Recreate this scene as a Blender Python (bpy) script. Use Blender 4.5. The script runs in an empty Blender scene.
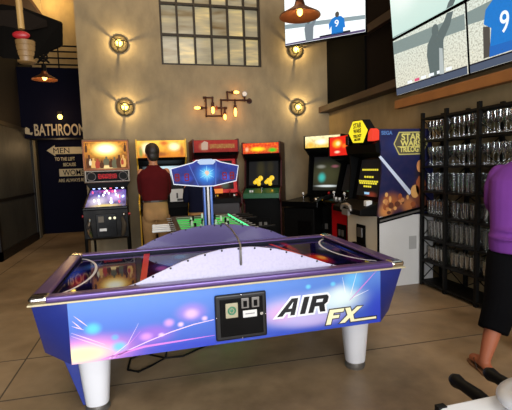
import bpy, bmesh, math, random
from mathutils import Vector, Matrix, Euler
random.seed(7)
C = bpy.context.scene.collection
R = math.radians
PI = math.pi

# ------------------------------------------------------------------ colour + materials
def lin(c):
    return tuple((x / 12.92 if x <= .04045 else ((x + .055) / 1.055) ** 2.4) for x in c)
def col(r, g, b):
    return lin((r / 255., g / 255., b / 255.)) + (1.,)

def nodes(name):
    m = bpy.data.materials.new(name); m.use_nodes = True
    nt = m.node_tree
    return m, nt, nt.nodes['Principled BSDF']

def pmat(name, c, rough=.5, metal=0., var=.12, scale=8., bump=0., emit=None, estr=0., spec=.5, coat=0.):
    """plain surface with a little procedural variation"""
    m, nt, b = nodes(name)
    tc = nt.nodes.new('ShaderNodeTexCoord'); n = nt.nodes.new('ShaderNodeTexNoise')
    n.inputs['Scale'].default_value = scale; n.inputs['Detail'].default_value = 5
    nt.links.new(tc.outputs['Object'], n.inputs['Vector'])
    mx = nt.nodes.new('ShaderNodeMix'); mx.data_type = 'RGBA'
    mx.inputs[6].default_value = tuple(x * (1 - var) for x in c[:3]) + (1,)
    mx.inputs[7].default_value = tuple(min(1, x * (1 + var)) for x in c[:3]) + (1,)
    nt.links.new(n.outputs['Fac'], mx.inputs[0]); nt.links.new(mx.outputs[2], b.inputs['Base Color'])
    b.inputs['Roughness'].default_value = rough; b.inputs['Metallic'].default_value = metal
    b.inputs['Specular IOR Level'].default_value = spec
    b.inputs['Coat Weight'].default_value = coat
    if bump:
        bp = nt.nodes.new('ShaderNodeBump'); bp.inputs['Strength'].default_value = bump; bp.inputs['Distance'].default_value = .01
        nt.links.new(n.outputs['Fac'], bp.inputs['Height']); nt.links.new(bp.outputs['Normal'], b.inputs['Normal'])
    if emit:
        b.inputs['Emission Color'].default_value = emit; b.inputs['Emission Strength'].default_value = estr
    return m

def artmat(name, lo, hi, z0, z1, glows=(), noise=None, emit=0., rough=.35, axes='xz', coat=0., spec=.5):
    """printed / backlit artwork: vertical blend lo->hi, soft elliptical spots of colour, optional mottling"""
    m, nt, b = nodes(name); L = nt.links.new
    tc = nt.nodes.new('ShaderNodeTexCoord'); sp = nt.nodes.new('ShaderNodeSeparateXYZ'); L(tc.outputs['Object'], sp.inputs[0])
    cb = nt.nodes.new('ShaderNodeCombineXYZ')
    idx = {'x': 0, 'y': 1, 'z': 2}
    L(sp.outputs[idx[axes[0]]], cb.inputs[0]); L(sp.outputs[idx[axes[1]]], cb.inputs[1])
    mr = nt.nodes.new('ShaderNodeMapRange'); mr.inputs[1].default_value = z0; mr.inputs[2].default_value = z1
    L(sp.outputs[idx[axes[1]]], mr.inputs[0])
    mx = nt.nodes.new('ShaderNodeMix'); mx.data_type = 'RGBA'; mx.inputs[6].default_value = lo; mx.inputs[7].default_value = hi
    L(mr.outputs[0], mx.inputs[0]); cur = mx.outputs[2]
    if noise:
        sc, amt, nc = noise
        n = nt.nodes.new('ShaderNodeTexNoise'); n.inputs['Scale'].default_value = sc; n.inputs['Detail'].default_value = 6
        L(cb.outputs[0], n.inputs['Vector'])
        r = nt.nodes.new('ShaderNodeMapRange'); r.inputs[1].default_value = .45; r.inputs[2].default_value = .68; r.inputs[4].default_value = amt
        L(n.outputs['Fac'], r.inputs[0])
        x = nt.nodes.new('ShaderNodeMix'); x.data_type = 'RGBA'; x.inputs[7].default_value = nc
        L(r.outputs[0], x.inputs[0]); L(cur, x.inputs[6]); cur = x.outputs[2]
    for gx, gz, rx, rz, gc, amt in glows:
        s = nt.nodes.new('ShaderNodeVectorMath'); s.operation = 'SUBTRACT'; s.inputs[1].default_value = (gx, gz, 0); L(cb.outputs[0], s.inputs[0])
        q = nt.nodes.new('ShaderNodeVectorMath'); q.operation = 'MULTIPLY'; q.inputs[1].default_value = (1 / rx, 1 / rz, 0); L(s.outputs[0], q.inputs[0])
        l = nt.nodes.new('ShaderNodeVectorMath'); l.operation = 'LENGTH'; L(q.outputs[0], l.inputs[0])
        r = nt.nodes.new('ShaderNodeMapRange'); r.interpolation_type = 'SMOOTHERSTEP'; r.inputs[1].default_value = 1.; r.inputs[2].default_value = .05
        r.inputs[3].default_value = 0; r.inputs[4].default_value = amt; L(l.outputs['Value'], r.inputs[0])
        x = nt.nodes.new('ShaderNodeMix'); x.data_type = 'RGBA'; x.inputs[7].default_value = gc
        L(r.outputs[0], x.inputs[0]); L(cur, x.inputs[6]); cur = x.outputs[2]
    L(cur, b.inputs['Base Color']); b.inputs['Roughness'].default_value = rough
    b.inputs['Coat Weight'].default_value = coat; b.inputs['Specular IOR Level'].default_value = spec
    if emit:
        b.inputs['Specular IOR Level'].default_value = .08; b.inputs['Roughness'].default_value = .5
        L(cur, b.inputs['Emission Color']); b.inputs['Emission Strength'].default_value = emit
        dk = nt.nodes.new('ShaderNodeMix'); dk.data_type = 'RGBA'; dk.inputs[0].default_value = .8; dk.inputs[7].default_value = (.02, .02, .02, 1)
        L(cur, dk.inputs[6]); L(dk.outputs[2], b.inputs['Base Color'])
    return m

def glow(name, c, s):
    m, nt, b = nodes(name)
    n = nt.nodes.new('ShaderNodeTexNoise'); n.inputs['Scale'].default_value = 20
    mr = nt.nodes.new('ShaderNodeMapRange'); mr.inputs[3].default_value = s * .9; mr.inputs[4].default_value = s * 1.1
    nt.links.new(n.outputs['Fac'], mr.inputs[0]); nt.links.new(mr.outputs[0], b.inputs['Emission Strength'])
    b.inputs['Base Color'].default_value = tuple(x * .15 for x in c[:3]) + (1,); b.inputs['Emission Color'].default_value = c
    b.inputs['Roughness'].default_value = .5; b.inputs['Specular IOR Level'].default_value = .1
    return m

def glassmat(name, tint=(1, 1, 1, 1), gl=.22):
    m, nt, b = nodes(name); nt.nodes.remove(b); L = nt.links.new
    t = nt.nodes.new('ShaderNodeBsdfTransparent'); t.inputs[0].default_value = tint
    g = nt.nodes.new('ShaderNodeBsdfGlossy'); g.inputs['Roughness'].default_value = .14
    lw = nt.nodes.new('ShaderNodeLayerWeight'); lw.inputs[0].default_value = gl
    n = nt.nodes.new('ShaderNodeTexNoise'); n.inputs['Scale'].default_value = 30
    bp = nt.nodes.new('ShaderNodeBump'); bp.inputs['Strength'].default_value = .1; L(n.outputs['Fac'], bp.inputs['Height']); L(bp.outputs[0], g.inputs['Normal'])
    x = nt.nodes.new('ShaderNodeMixShader'); ml = nt.nodes.new('ShaderNodeMath'); ml.operation = 'MULTIPLY_ADD'; ml.inputs[1].default_value = .6; ml.inputs[2].default_value = .2; L(lw.outputs['Facing'], ml.inputs[0]); L(ml.outputs[0], x.inputs[0]); L(t.outputs[0], x.inputs[1]); L(g.outputs[0], x.inputs[2])
    L(x.outputs[0], nt.nodes['Material Output'].inputs[0])
    return m

M = {}
M['black'] = pmat('black_laminate', col(7, 7, 7), .55, spec=.1)
M['gloss_black'] = pmat('gloss_black', col(4, 4, 5), .25, spec=.15)
M['rubber'] = pmat('black_rubber', col(7, 7, 7), .6, bump=.2, spec=.2)
M['steel'] = pmat('dark_steel', col(10, 9, 8), .55, .1, spec=.2)
M['chrome'] = pmat('chrome', col(200, 195, 190), .18, 1.)
M['grey_metal'] = pmat('grey_metal', col(135, 132, 128), .4, .7)
M['white'] = pmat('white_plastic', col(222, 222, 220), .4, var=.04)
M['cream'] = pmat('cream_panel', col(232, 220, 196), .45, var=.05)
M['red'] = pmat('red_laminate', col(190, 18, 26), .35)
M['dark_red'] = pmat('dark_red_trim', col(70, 14, 16), .45)
M['maroon'] = pmat('maroon_side', col(48, 14, 16), .45)
M['wood'] = pmat('warm_wood', col(140, 88, 42), .5, var=.3, scale=5)
M['dark_wood'] = pmat('dark_wood', col(52, 33, 22), .55, var=.3, scale=5)
M['copper'] = pmat('copper', col(104, 62, 38), .4, .8)
M['bulb'] = glow('warm_bulb', (1., .72, .14, 1), 5.)
M['edison'] = glow('edison_bulb', (1., .42, .07, 1), 7.)
M['pipe'] = pmat('iron_pipe', col(58, 30, 22), .45, .5)
M['screw'] = pmat('screw_head', col(18, 18, 24), .4, .6)

# ------------------------------------------------------------------ mesh builder
class MB:
    def __init__(self): self.bm = bmesh.new()
    def _add(self, vs, fs):
        v = [self.bm.verts.new(x) for x in vs]
        for f in fs:
            try: self.bm.faces.new([v[i] for i in f])
            except ValueError: pass
        return v
    def box(self, x0, x1, y0, y1, z0, z1, mat=None):
        vs = [Vector(p) for p in ((x0, y0, z0), (x1, y0, z0), (x1, y1, z0), (x0, y1, z0), (x0, y0, z1), (x1, y0, z1), (x1, y1, z1), (x0, y1, z1))]
        if mat is not None: vs = [mat @ v for v in vs]
        self._add(vs, [(0, 3, 2, 1), (4, 5, 6, 7), (0, 1, 5, 4), (1, 2, 6, 5), (2, 3, 7, 6), (3, 0, 4, 7)]); return self
    def prism(self, poly, a, b, axis='y'):
        """poly in the plane normal to axis, from a to b"""
        def P(u, v, w):
            return {'y': (u, w, v), 'x': (w, u, v), 'z': (u, v, w)}[axis]
        n = len(poly)
        vs = [P(u, v, a) for u, v in poly] + [P(u, v, b) for u, v in poly]
        fs = [tuple(range(n)), tuple(range(2 * n - 1, n - 1, -1))] + [(i, i + n, (i + 1) % n + n, (i + 1) % n) for i in range(n)]
        self._add(vs, fs); return self
    def hexa(self, bot, top):
        vs = list(bot) + list(top); n = len(bot)
        self._add(vs, [tuple(range(n - 1, -1, -1)), tuple(range(n, 2 * n))] + [(i, (i + 1) % n, (i + 1) % n + n, i + n) for i in range(n)]); return self
    def rings(self, rs, cap=True):
        n = len(rs[0]); vs = [p for r in rs for p in r]; fs = []
        for k in range(len(rs) - 1):
            for i in range(n):
                j = (i + 1) % n; fs.append((k * n + i, k * n + j, (k + 1) * n + j, (k + 1) * n + i))
        if cap: fs += [tuple(range(n - 1, -1, -1)), tuple(range((len(rs) - 1) * n, len(rs) * n))]
        self._add(vs, fs); return self
    def lathe(self, prof, c=(0, 0, 0), n=24, M4=None):
        rs = []
        for r, z in prof:
            r = max(r, .0004)
            ring = [Vector((r * math.cos(2 * PI * i / n), r * math.sin(2 * PI * i / n), z)) for i in range(n)]
            if M4: ring = [M4 @ p for p in ring]
            rs.append([p + Vector(c) for p in ring])
        return self.rings(rs)
    def cyl(self, p0, p1, r0, r1=None, n=16):
        return self.limb([p0, p1], [r0, r0 if r1 is None else r1], n, False)
    def limb(self, pts, rad, n=14, round_=True, flat=1., up=None):
        pts = [Vector(p) for p in pts]; rs = []
        up0 = Vector(up) if up else None
        prev = None
        for k, p in enumerate(pts):
            d = (pts[min(k + 1, len(pts) - 1)] - pts[max(k - 1, 0)]).normalized()
            if prev is None:
                a = up0 or (Vector((0, 0, 1)) if abs(d.z) < .9 else Vector((1, 0, 0)))
                s = d.cross(a).normalized()
            else:
                s = (prev - d * prev.dot(d)).normalized()
            prev = s; t = s.cross(d).normalized(); r = rad[k]
            ring = [p + s * r * math.cos(2 * PI * i / n) + t * r * flat * math.sin(2 * PI * i / n) for i in range(n)]
            if round_ and k == 0:
                for f, q in ((.95, .35), (.7, .72)):
                    rs.insert(0, [p - d * r * f + (v - p) * math.sqrt(1 - f * f) for v in ring]) if f > .9 else rs.append([p - d * r * f + (v - p) * math.sqrt(1 - f * f) for v in ring])
            rs.append(ring)
            if round_ and k == len(pts) - 1:
                for f in (.7, .95): rs.append([p + d * r * f + (v - p) * math.sqrt(1 - f * f) for v in ring])
        return self.rings(rs)
    def ell(self, c, r, n=16, m=10, rot=None):
        rs = []
        for k in range(m + 1):
            th = PI * k / m; z = -math.cos(th); q = max(math.sin(th), .01)
            ring = [Vector((r[0] * q * math.cos(2 * PI * i / n), r[1] * q * math.sin(2 * PI * i / n), r[2] * z)) for i in range(n)]
            if rot: ring = [rot @ p for p in ring]
            rs.append([p + Vector(c) for p in ring])
        return self.rings(rs)
    def oval(self, secs, n=24):
        """stack of superellipse sections (cx, cy, z, rx, ry)"""
        return self.rings([[Vector((cx + rx * math.copysign(abs(math.cos(2 * PI * i / n)) ** .85, math.cos(2 * PI * i / n)),
                                    cy + ry * math.copysign(abs(math.sin(2 * PI * i / n)) ** .85, math.sin(2 * PI * i / n)), z)) for i in range(n)]
                           for cx, cy, z, rx, ry in secs])
    def ribbon(self, pts, w, y, dy=.0015):
        """flat tapering strip in the xz plane at depth y"""
        n = len(pts); L, Rr = [], []
        for k, (x, z) in enumerate(pts):
            a = pts[max(k - 1, 0)]; b = pts[min(k + 1, n - 1)]
            dx, dz = b[0] - a[0], b[1] - a[1]; l = math.hypot(dx, dz) or 1
            ww = w[k] if isinstance(w, (list, tuple)) else w
            L.append((x - dz / l * ww / 2, z + dx / l * ww / 2)); Rr.append((x + dz / l * ww / 2, z - dx / l * ww / 2))
        return self.prism(L + Rr[::-1], y, y - dy)
    def torus(self, c, R_, r, axis='y', n=28, m=8, sx=1.):
        rs = []
        for i in range(n + 1):
            a = 2 * PI * i / n; ring = []
            for j in range(m):
                b = 2 * PI * j / m; q = R_ + r * math.cos(b); h = r * math.sin(b)
                u, v = q * math.cos(a) * sx, q * math.sin(a)
                ring.append(Vector(c) + Vector({'y': (u, h, v), 'z': (u, v, h), 'x': (h, u, v)}[axis]))
            rs.append(ring)
        return self.rings(rs, cap=False)
    def shift(self, v):
        bmesh.ops.translate(self.bm, verts=self.bm.verts, vec=v); return self
    def xform(self, m):
        bmesh.ops.transform(self.bm, matrix=m, verts=self.bm.verts); return self
    def build(self, name, mat, parent=None, smooth=False, bevel=0., world=False, remesh=0., seg=2):
        if world and parent is not None:
            o_ = parent; off = Vector((0, 0, 0))
            while o_ is not None: off += o_.location; o_ = o_.parent
            self.shift(-off)
        bmesh.ops.remove_doubles(self.bm, verts=self.bm.verts, dist=1e-5)
        bmesh.ops.recalc_face_normals(self.bm, faces=self.bm.faces)
        me = bpy.data.meshes.new(name); self.bm.to_mesh(me); self.bm.free()
        me.materials.append(mat)
        o = bpy.data.objects.new(name, me); C.objects.link(o)
        if parent is not None: o.parent = parent
        if smooth or remesh:
            for p in me.polygons: p.use_smooth = True
        if smooth and not remesh and hasattr(me, 'set_sharp_from_angle'): me.set_sharp_from_angle(angle=R(40))
        if bevel:
            b = o.modifiers.new('edge', 'BEVEL'); b.width = bevel; b.segments = seg; b.limit_method = 'ANGLE'; b.angle_limit = R(35)
        if remesh:
            b = o.modifiers.new('fuse', 'REMESH'); b.mode = 'VOXEL'; b.voxel_size = remesh; b.use_smooth_shade = True
            s = o.modifiers.new('soft', 'SMOOTH'); s.iterations = 4; s.factor = .5
        return o

def thing(name, label, cat, loc=(0, 0, 0), rz=0., group=None, rx=0.):
    o = bpy.data.objects.new(name, None); C.objects.link(o); o.location = loc; o.rotation_euler = (rx, 0, rz)
    o.empty_display_size = .1
    return tag(o, label, cat, group)
def tag(o, label, cat, group=None, kind=None):
    o['label'] = label; o['category'] = cat
    if group: o['group'] = group
    if kind: o['kind'] = kind
    return o
def struct(o):
    o['kind'] = 'structure'; return o
def dup(root, loc, rz=None, label=None, group=None):
    r = root.copy(); C.objects.link(r); r.location = loc
    if rz is not None: r.rotation_euler.z = rz
    if label: r['label'] = label
    if group: r['group'] = group
    for ch in list(root.children):
        c = ch.copy(); C.objects.link(c); c.parent = r
        for g in ch.children:
            d = g.copy(); C.objects.link(d); d.parent = c
    return r
def text(name, s, size, mat, parent, loc, rot=(R(90), 0, 0), ext=.002, align='LEFT', off=0., sx=1., shear=0.):
    cu = bpy.data.curves.new(name, 'FONT'); cu.body = s; cu.size = size; cu.extrude = ext; cu.offset = off; cu.align_x = align; cu.shear = shear
    t = bpy.data.objects.new(name, cu); C.objects.link(t); bpy.context.view_layer.update()
    dg = bpy.context.evaluated_depsgraph_get()
    me = bpy.data.meshes.new_from_object(t.evaluated_get(dg)); bpy.data.objects.remove(t)
    me.materials.clear(); me.materials.append(mat)
    o = bpy.data.objects.new(name, me); C.objects.link(o); o.location = loc; o.rotation_euler = rot; o.scale = (sx, 1, 1)
    if parent is not None: o.parent = parent
    return o

# ------------------------------------------------------------------ camera (phone held a little rolled and tipped down)
f_, yaw, pitch, roll, hc = 407.5, R(14.10), R(5.447), R(-1.904), 1.505
fw = Vector((math.sin(yaw) * math.cos(pitch), math.cos(yaw) * math.cos(pitch), -math.sin(pitch)))
r_ = Vector((math.cos(yaw), -math.sin(yaw), 0)); d_ = fw.cross(r_)
r2 = r_ * math.cos(roll) - d_ * math.sin(roll); d2 = r_ * math.sin(roll) + d_ * math.cos(roll)
cam = bpy.data.cameras.new('camera'); co = bpy.data.objects.new('camera', cam); C.objects.link(co)
u_ = -d2
co.matrix_world = Matrix(((r2.x, u_.x, -fw.x, 0), (r2.y, u_.y, -fw.y, 0), (r2.z, u_.z, -fw.z, hc), (0, 0, 0, 1)))
cam.sensor_fit = 'HORIZONTAL'; cam.sensor_width = 36; cam.lens = 36 * f_ / 512; cam.clip_start = .05
bpy.context.scene.camera = co

# ------------------------------------------------------------------ the room
def concrete(name, a, b, c, sc=.9, rough=.75, spots=True):
    m, nt, bs = nodes(name); L = nt.links.new
    tc = nt.nodes.new('ShaderNodeTexCoord')
    n1 = nt.nodes.new('ShaderNodeTexNoise'); n1.inputs['Scale'].default_value = sc; n1.inputs['Detail'].default_value = 8; n1.inputs['Roughness'].default_value = .62
    n2 = nt.nodes.new('ShaderNodeTexNoise'); n2.inputs['Scale'].default_value = sc * 9; n2.inputs['Detail'].default_value = 6
    mp = nt.nodes.new('ShaderNodeMapping'); mp.inputs['Scale'].default_value = (1, 1, .55)
    L(tc.outputs['Object'], mp.inputs[0]); L(mp.outputs[0], n1.inputs['Vector']); L(mp.outputs[0], n2.inputs['Vector'])
    cr = nt.nodes.new('ShaderNodeValToRGB'); cr.color_ramp.elements[0].position = .34; cr.color_ramp.elements[0].color = a
    cr.color_ramp.elements[1].position = .68; cr.color_ramp.elements[1].color = c
    e = cr.color_ramp.elements.new(.5); e.color = b
    L(n1.outputs['Fac'], cr.inputs[0])
    mx = nt.nodes.new('ShaderNodeMix'); mx.data_type = 'RGBA'; mx.blend_type = 'OVERLAY'; mx.inputs[0].default_value = .3
    L(cr.outputs[0], mx.inputs[6]); L(n2.outputs['Fac'], mx.inputs[7]); L(mx.outputs[2], bs.inputs['Base Color'])
    mr = nt.nodes.new('ShaderNodeMapRange'); mr.inputs[3].default_value = rough - .12; mr.inputs[4].default_value = rough + .12
    L(n2.outputs['Fac'], mr.inputs[0]); L(mr.outputs[0], bs.inputs['Roughness'])
    bp = nt.nodes.new('ShaderNodeBump'); bp.inputs['Strength'].default_value = .12; bp.inputs['Distance'].default_value = .01
    L(n2.outputs['Fac'], bp.inputs['Height']); L(bp.outputs[0], bs.inputs['Normal'])
    return m
FLOOR = concrete('floor_concrete', col(116, 96, 72), col(150, 127, 98), col(174, 150, 120), .8, .42)
WALL = concrete('wall_concrete', col(126, 113, 90), col(150, 135, 107), col(168, 152, 122), .7, .8)
TAN = concrete('tan_plaster', col(132, 112, 78), col(150, 128, 90), col(164, 140, 100), .7, .8)
DARKW = pmat('dark_upper_wall', col(20, 13, 10), .9, spec=.1, var=.25, scale=3)
NAVY = pmat('navy_paint', col(9, 10, 28), .85, spec=.1, var=.15, scale=3)
STEELDOOR = concrete('steel_door', col(46, 46, 42), col(60, 60, 54), col(76, 75, 67), 1.2, .55)
CEIL = pmat('ceiling_paint', col(60, 54, 48), .85)

XL, XR, YB, YF, ZC = -2.66, 3.42, 7.5, -3.2, 6.6
struct(MB().box(XL - .2, XR + .2, YF - .2, 11.3, -.15, 0).build('floor', FLOOR))
struct(MB().box(XL - .2, XR + .2, YF - .2, 11.3, ZC, ZC + .15).build('ceiling', CEIL))
wb = MB()
wx0, wx1, wz0, wz1 = .27, 2.08, 3.33, 5.45
wb.box(-1.1, wx0, YB, YB + .3, 0, ZC).box(wx1, XR + .2, YB, YB + .3, 0, ZC).box(wx0, wx1, YB, YB + .3, 0, wz0).box(wx0, wx1, YB, YB + .3, wz1, ZC)
struct(wb.build('wall_back', WALL))
struct(MB().box(-1.1, -.8, YB + .3, 11.0, 0, ZC).build('wall_corridor', WALL))
struct(MB().box(XL - .2, -.8, 11.0, 11.2, 0, 3.9).build('wall_corridor_end', NAVY))
struct(MB().box(XL - .2, -.8, 11.0, 11.2, 3.9, ZC).build('wall_corridor_upper', TAN))
struct(MB().box(XL - .2, XL, YF, 11.0, 0, ZC).build('wall_left', pmat('dark_left_wall', col(26, 23, 20), .75, var=.25, scale=2)))
struct(MB().box(XL, -1.1, 9.8, 10.3, 2.26, 3.76).build('trim_corridor_soffit', NAVY))
# left wall: sliding steel doors and their frame
d1 = struct(MB().box(XL, XL + .05, 7.86, 10.2, .16, 2.4).build('door_1', STEELDOOR))
fm = MB()
for a, b in ((7.80, 7.88), (10.16, 10.24)): fm.box(XL, XL + .07, a, b, 0, 2.46)
fm.box(XL, XL + .07, 7.8, 10.24, 2.4, 2.48).box(XL, XL + .07, 7.8, 10.24, 0, .17).box(XL + .04, XL + .065, 7.88, 10.16, 1.02, 1.08)
fm.build('door_frame', pmat('door_frame_steel', col(24, 22, 20), .5, .3), d1)
d2_ = struct(MB().box(XL, XL + .05, 5.2, 7.74, .16, 2.4).build('door_2', STEELDOOR))
struct(MB().box(XL, XL + .07, 10.3, 10.52, 0, 2.26).build('trim_corridor_post', pmat('grey_post', col(112, 106, 90), .6)))
# right wall: tan below the ledge, dark above it
struct(MB().box(XR, XR + .2, YF, YB, 0, 2.5).build('wall_right', TAN))
struct(MB().box(XR, XR + .2, YF, YB, 2.5, ZC).build('wall_right_upper', DARKW))
struct(MB().box(3.20, XR, 4.9, YB, 2.49, 2.6).build('trim_ledge', M['dark_wood'], bevel=.006))
struct(MB().box(XR - .03, XR, 6.05, YB, 2.6, 5.6).build('trim_black_panel', pmat('black_painted_panel', col(3, 3, 4), .8, spec=.1)))
for k, (y0, y1, z0, z1) in enumerate(((4.95, 6.0, 3.5, 3.62),)):
    struct(MB().box(XR - .08, XR, y0, y1, z0, z1).build('trim_brace', M['dark_wood']))
struct(MB().box(3.14, 3.24, 1.0, 4.84, 2.19, 2.30).build('trim_beam', M['wood'], bevel=.006))
JT = pmat('joint_grey', col(84, 72, 58), .8)
for pts in (((-2.6, 3.62), (3.3, 3.42)), ((-2.6, 2.98), (3.2, 2.80)), ((-1.08, -3.), (-1.08, 7.4)), ((-2.31, -3.), (-2.31, 10.9))):
    (ax0, ay0), (ax1, ay1) = pts; jb = MB(); dv = Vector((ay0 - ay1, ax1 - ax0, 0)).normalized() * .006
    jb.hexa([(ax0 + dv.x, ay0 + dv.y, 0), (ax0 - dv.x, ay0 - dv.y, 0), (ax1 - dv.x, ay1 - dv.y, 0), (ax1 + dv.x, ay1 + dv.y, 0)], [(ax0 + dv.x, ay0 + dv.y, .0012), (ax0 - dv.x, ay0 - dv.y, .0012), (ax1 - dv.x, ay1 - dv.y, .0012), (ax1 + dv.x, ay1 + dv.y, .0012)])
    struct(jb.build('trim_floor_joint', JT))
# street side behind the viewer: a wide glazed opening lets the daylight in
fr = MB()
fr.box(XL, XR, YF - .1, YF, 3.4, ZC).box(XL, XL + .35, YF - .1, YF, 0, 3.4).box(XR - .35, XR, YF - .1, YF, 0, 3.4)
struct(fr.build('wall_front', WALL))

# window in the back wall
def panemat():  # mottled reflections painted into the pane colour, plus a faint glow
    m, nt, b = nodes('painted_reflection_panes'); L = nt.links.new
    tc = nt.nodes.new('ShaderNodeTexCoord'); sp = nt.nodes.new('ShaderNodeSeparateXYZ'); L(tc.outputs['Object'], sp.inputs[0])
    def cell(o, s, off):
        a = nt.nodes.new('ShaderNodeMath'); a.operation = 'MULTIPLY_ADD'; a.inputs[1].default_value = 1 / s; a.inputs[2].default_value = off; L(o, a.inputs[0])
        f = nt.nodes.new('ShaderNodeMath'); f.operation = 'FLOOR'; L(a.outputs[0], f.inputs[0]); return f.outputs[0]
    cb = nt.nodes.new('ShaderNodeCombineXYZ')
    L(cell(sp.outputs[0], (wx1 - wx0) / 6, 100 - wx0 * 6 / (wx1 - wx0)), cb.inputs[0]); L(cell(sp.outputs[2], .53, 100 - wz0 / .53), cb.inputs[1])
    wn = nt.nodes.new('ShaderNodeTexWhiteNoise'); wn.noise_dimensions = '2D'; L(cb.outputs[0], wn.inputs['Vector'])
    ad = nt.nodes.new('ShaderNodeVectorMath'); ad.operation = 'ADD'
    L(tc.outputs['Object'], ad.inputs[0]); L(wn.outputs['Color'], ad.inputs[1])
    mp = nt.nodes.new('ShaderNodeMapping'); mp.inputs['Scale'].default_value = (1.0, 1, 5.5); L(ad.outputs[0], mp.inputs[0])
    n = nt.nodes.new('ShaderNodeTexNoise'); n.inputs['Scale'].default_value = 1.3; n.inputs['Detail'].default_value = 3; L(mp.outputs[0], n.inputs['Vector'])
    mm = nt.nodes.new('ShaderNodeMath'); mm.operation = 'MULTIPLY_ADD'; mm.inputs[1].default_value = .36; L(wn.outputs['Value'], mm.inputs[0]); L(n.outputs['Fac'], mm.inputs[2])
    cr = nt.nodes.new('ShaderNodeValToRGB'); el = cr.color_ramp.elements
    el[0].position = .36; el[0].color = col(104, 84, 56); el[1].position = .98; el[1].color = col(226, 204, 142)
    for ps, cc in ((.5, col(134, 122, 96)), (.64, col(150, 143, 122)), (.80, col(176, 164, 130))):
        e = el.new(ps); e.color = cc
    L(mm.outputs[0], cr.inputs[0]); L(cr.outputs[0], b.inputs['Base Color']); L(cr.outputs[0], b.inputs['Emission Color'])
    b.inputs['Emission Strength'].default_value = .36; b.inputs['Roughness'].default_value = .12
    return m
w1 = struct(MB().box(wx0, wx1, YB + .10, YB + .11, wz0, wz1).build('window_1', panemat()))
wf = MB()
for i in range(7):
    x = wx0 + (wx1 - wx0) * i / 6; t = .035 if i in (0, 6) else .016
    wf.box(x - t, x + t, YB + .02, YB + .14, wz0, wz1)
for i in range(5):
    z = wz0 + .53 * i; t = .035 if i in (0, 4) else .018
    wf.box(wx0, wx1, YB + .03, YB + .13, z - t, z + t)
wf.build('window_frame', pmat('window_bars', col(46, 38, 28), .5, .3), w1)

# mezzanine railing over the corridor, with its rods
rl = thing('mezzanine_railing', 'dark horizontal mezzanine railing above the corridor soffit by the tan wall', 'railing', (-1.9, 9.95, 3.76))
rb = MB()
for z in (3.86, 4.0, 4.14, 4.26): rb.cyl((XL, 9.95, z), (-1.1, 9.95, z), .018, n=8)
rb.build('rail', M['steel'], rl, world=True)
for x in (-2.4, -1.85, -1.35): MB().cyl((x, 9.95, 3.76), (x, 9.95, 4.3), .014, n=8).build('baluster', M['steel'], rl, world=True)

# painted restroom directions
CREAM = pmat('cream_paint', col(180, 166, 134), .7, var=.06)
sg = thing('bathroom_wall_lettering', 'cream BATHROOM lettering with a small pointing hand on the dark corridor soffit', 'sign', (-1.9, 9.79, 2.3))
text('lettering', 'BATHROOM', .345, CREAM, sg, (-.52, 0, .02), off=.006, sx=.54)
MB().prism([(-.60, .08), (-.60, .16), (-.66, .2), (-.70, .16), (-.69, .06), (-.56, .03), (-.54, .09)], -.002, .004).build('pointing_hand', CREAM, sg)
s2 = thing('restroom_arrow_sign', 'cream MEN arrow and WOMEN banner painted on the navy corridor wall', 'sign', (-2.0, 10.99, 1.2))
ar = MB().prism([(-.47, .85), (-.28, .98), (-.28, .93), (.78, .93), (.78, .76), (-.28, .76), (-.28, .71)], -.004, .004).build('arrow', CREAM, s2)
text('arrow_lettering', 'MEN', .19, NAVY, s2, (-.33, -.006, .78), off=0., sx=1.0)
text('slogan_lettering', 'TO THE LEFT', .115, CREAM, s2, (-.30, -.002, .60), off=.002, sx=.68)
text('slogan_lettering', 'BECAUSE', .115, CREAM, s2, (-.12, -.002, .46), off=.002, sx=.62)
MB().prism([(-.22, .21), (-.22, .39), (.78, .39), (.78, .21)], -.004, .004).build('banner', CREAM, s2)
text('banner_lettering', 'WOMEN', .2, NAVY, s2, (-.14, -.006, .23), off=.001, sx=.8)
text('slogan_lettering', 'ARE ALWAYS RIGHT', .115, CREAM, s2, (-.25, -.002, .07), off=.002, sx=.72)
cl = thing('corridor_bulb_light', 'small amber bulb light fixed to the dark soffit above the bathroom lettering', 'light', (-1.87, 9.79, 2.71))
MB().box(-.05, .05, -.05, 0, .05, .12).build('mount', M['steel'], cl)
MB().ell((0, -.04, 0), (.05, .05, .055)).build('bulb', M['bulb'], cl, smooth=True)

# ------------------------------------------------------------------ lights
def area(name, loc, rot, sx, sy, w, c):
    l = bpy.data.lights.new(name, 'AREA'); l.shape = 'RECTANGLE'; l.size = sx; l.size_y = sy; l.energy = w; l.color = c[:3]
    o = bpy.data.objects.new(name, l); C.objects.link(o); o.location = loc; o.rotation_euler = rot; return o
def point(name, loc, w, c, r=.05):
    l = bpy.data.lights.new(name, 'POINT'); l.energy = w; l.color = c[:3]; l.shadow_soft_size = r
    o = bpy.data.objects.new(name, l); C.objects.link(o); o.location = loc; return o
WARM = (1., .66, .32); AMB = (1., .5, .16)
area('daylight_opening', (.3, YF - .3, 1.9), (R(88), 0, 0), 5.2, 2.9, 560, (.95, .97, 1.))
area('high_warm_fill', (.3, -1.6, 6.3), (R(20), 0, 0), 3.6, 2.4, 150, (1., .9, .76))  # added warm fill under the closed ceiling, no opening there
area('loft_fill', (.6, 5.0, 6.4), (0, 0, 0), 4., 3., 110, (1., .72, .42))  # unseen overhead area light added for warm ambient
point('corridor_glow', (-1.87, 9.45, 2.72), 5., AMB)
point('corridor_sign_fill', (-2.0, 10.4, 2.1), 7, WARM)  # unseen fill added to brighten the restroom lettering
point('mezzanine_lamp', (-2.1, 10.5, 5.6), 45, (1., .68, .26), .15)
w = bpy.data.worlds.new('world'); bpy.context.scene.world = w; w.use_nodes = True
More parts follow.
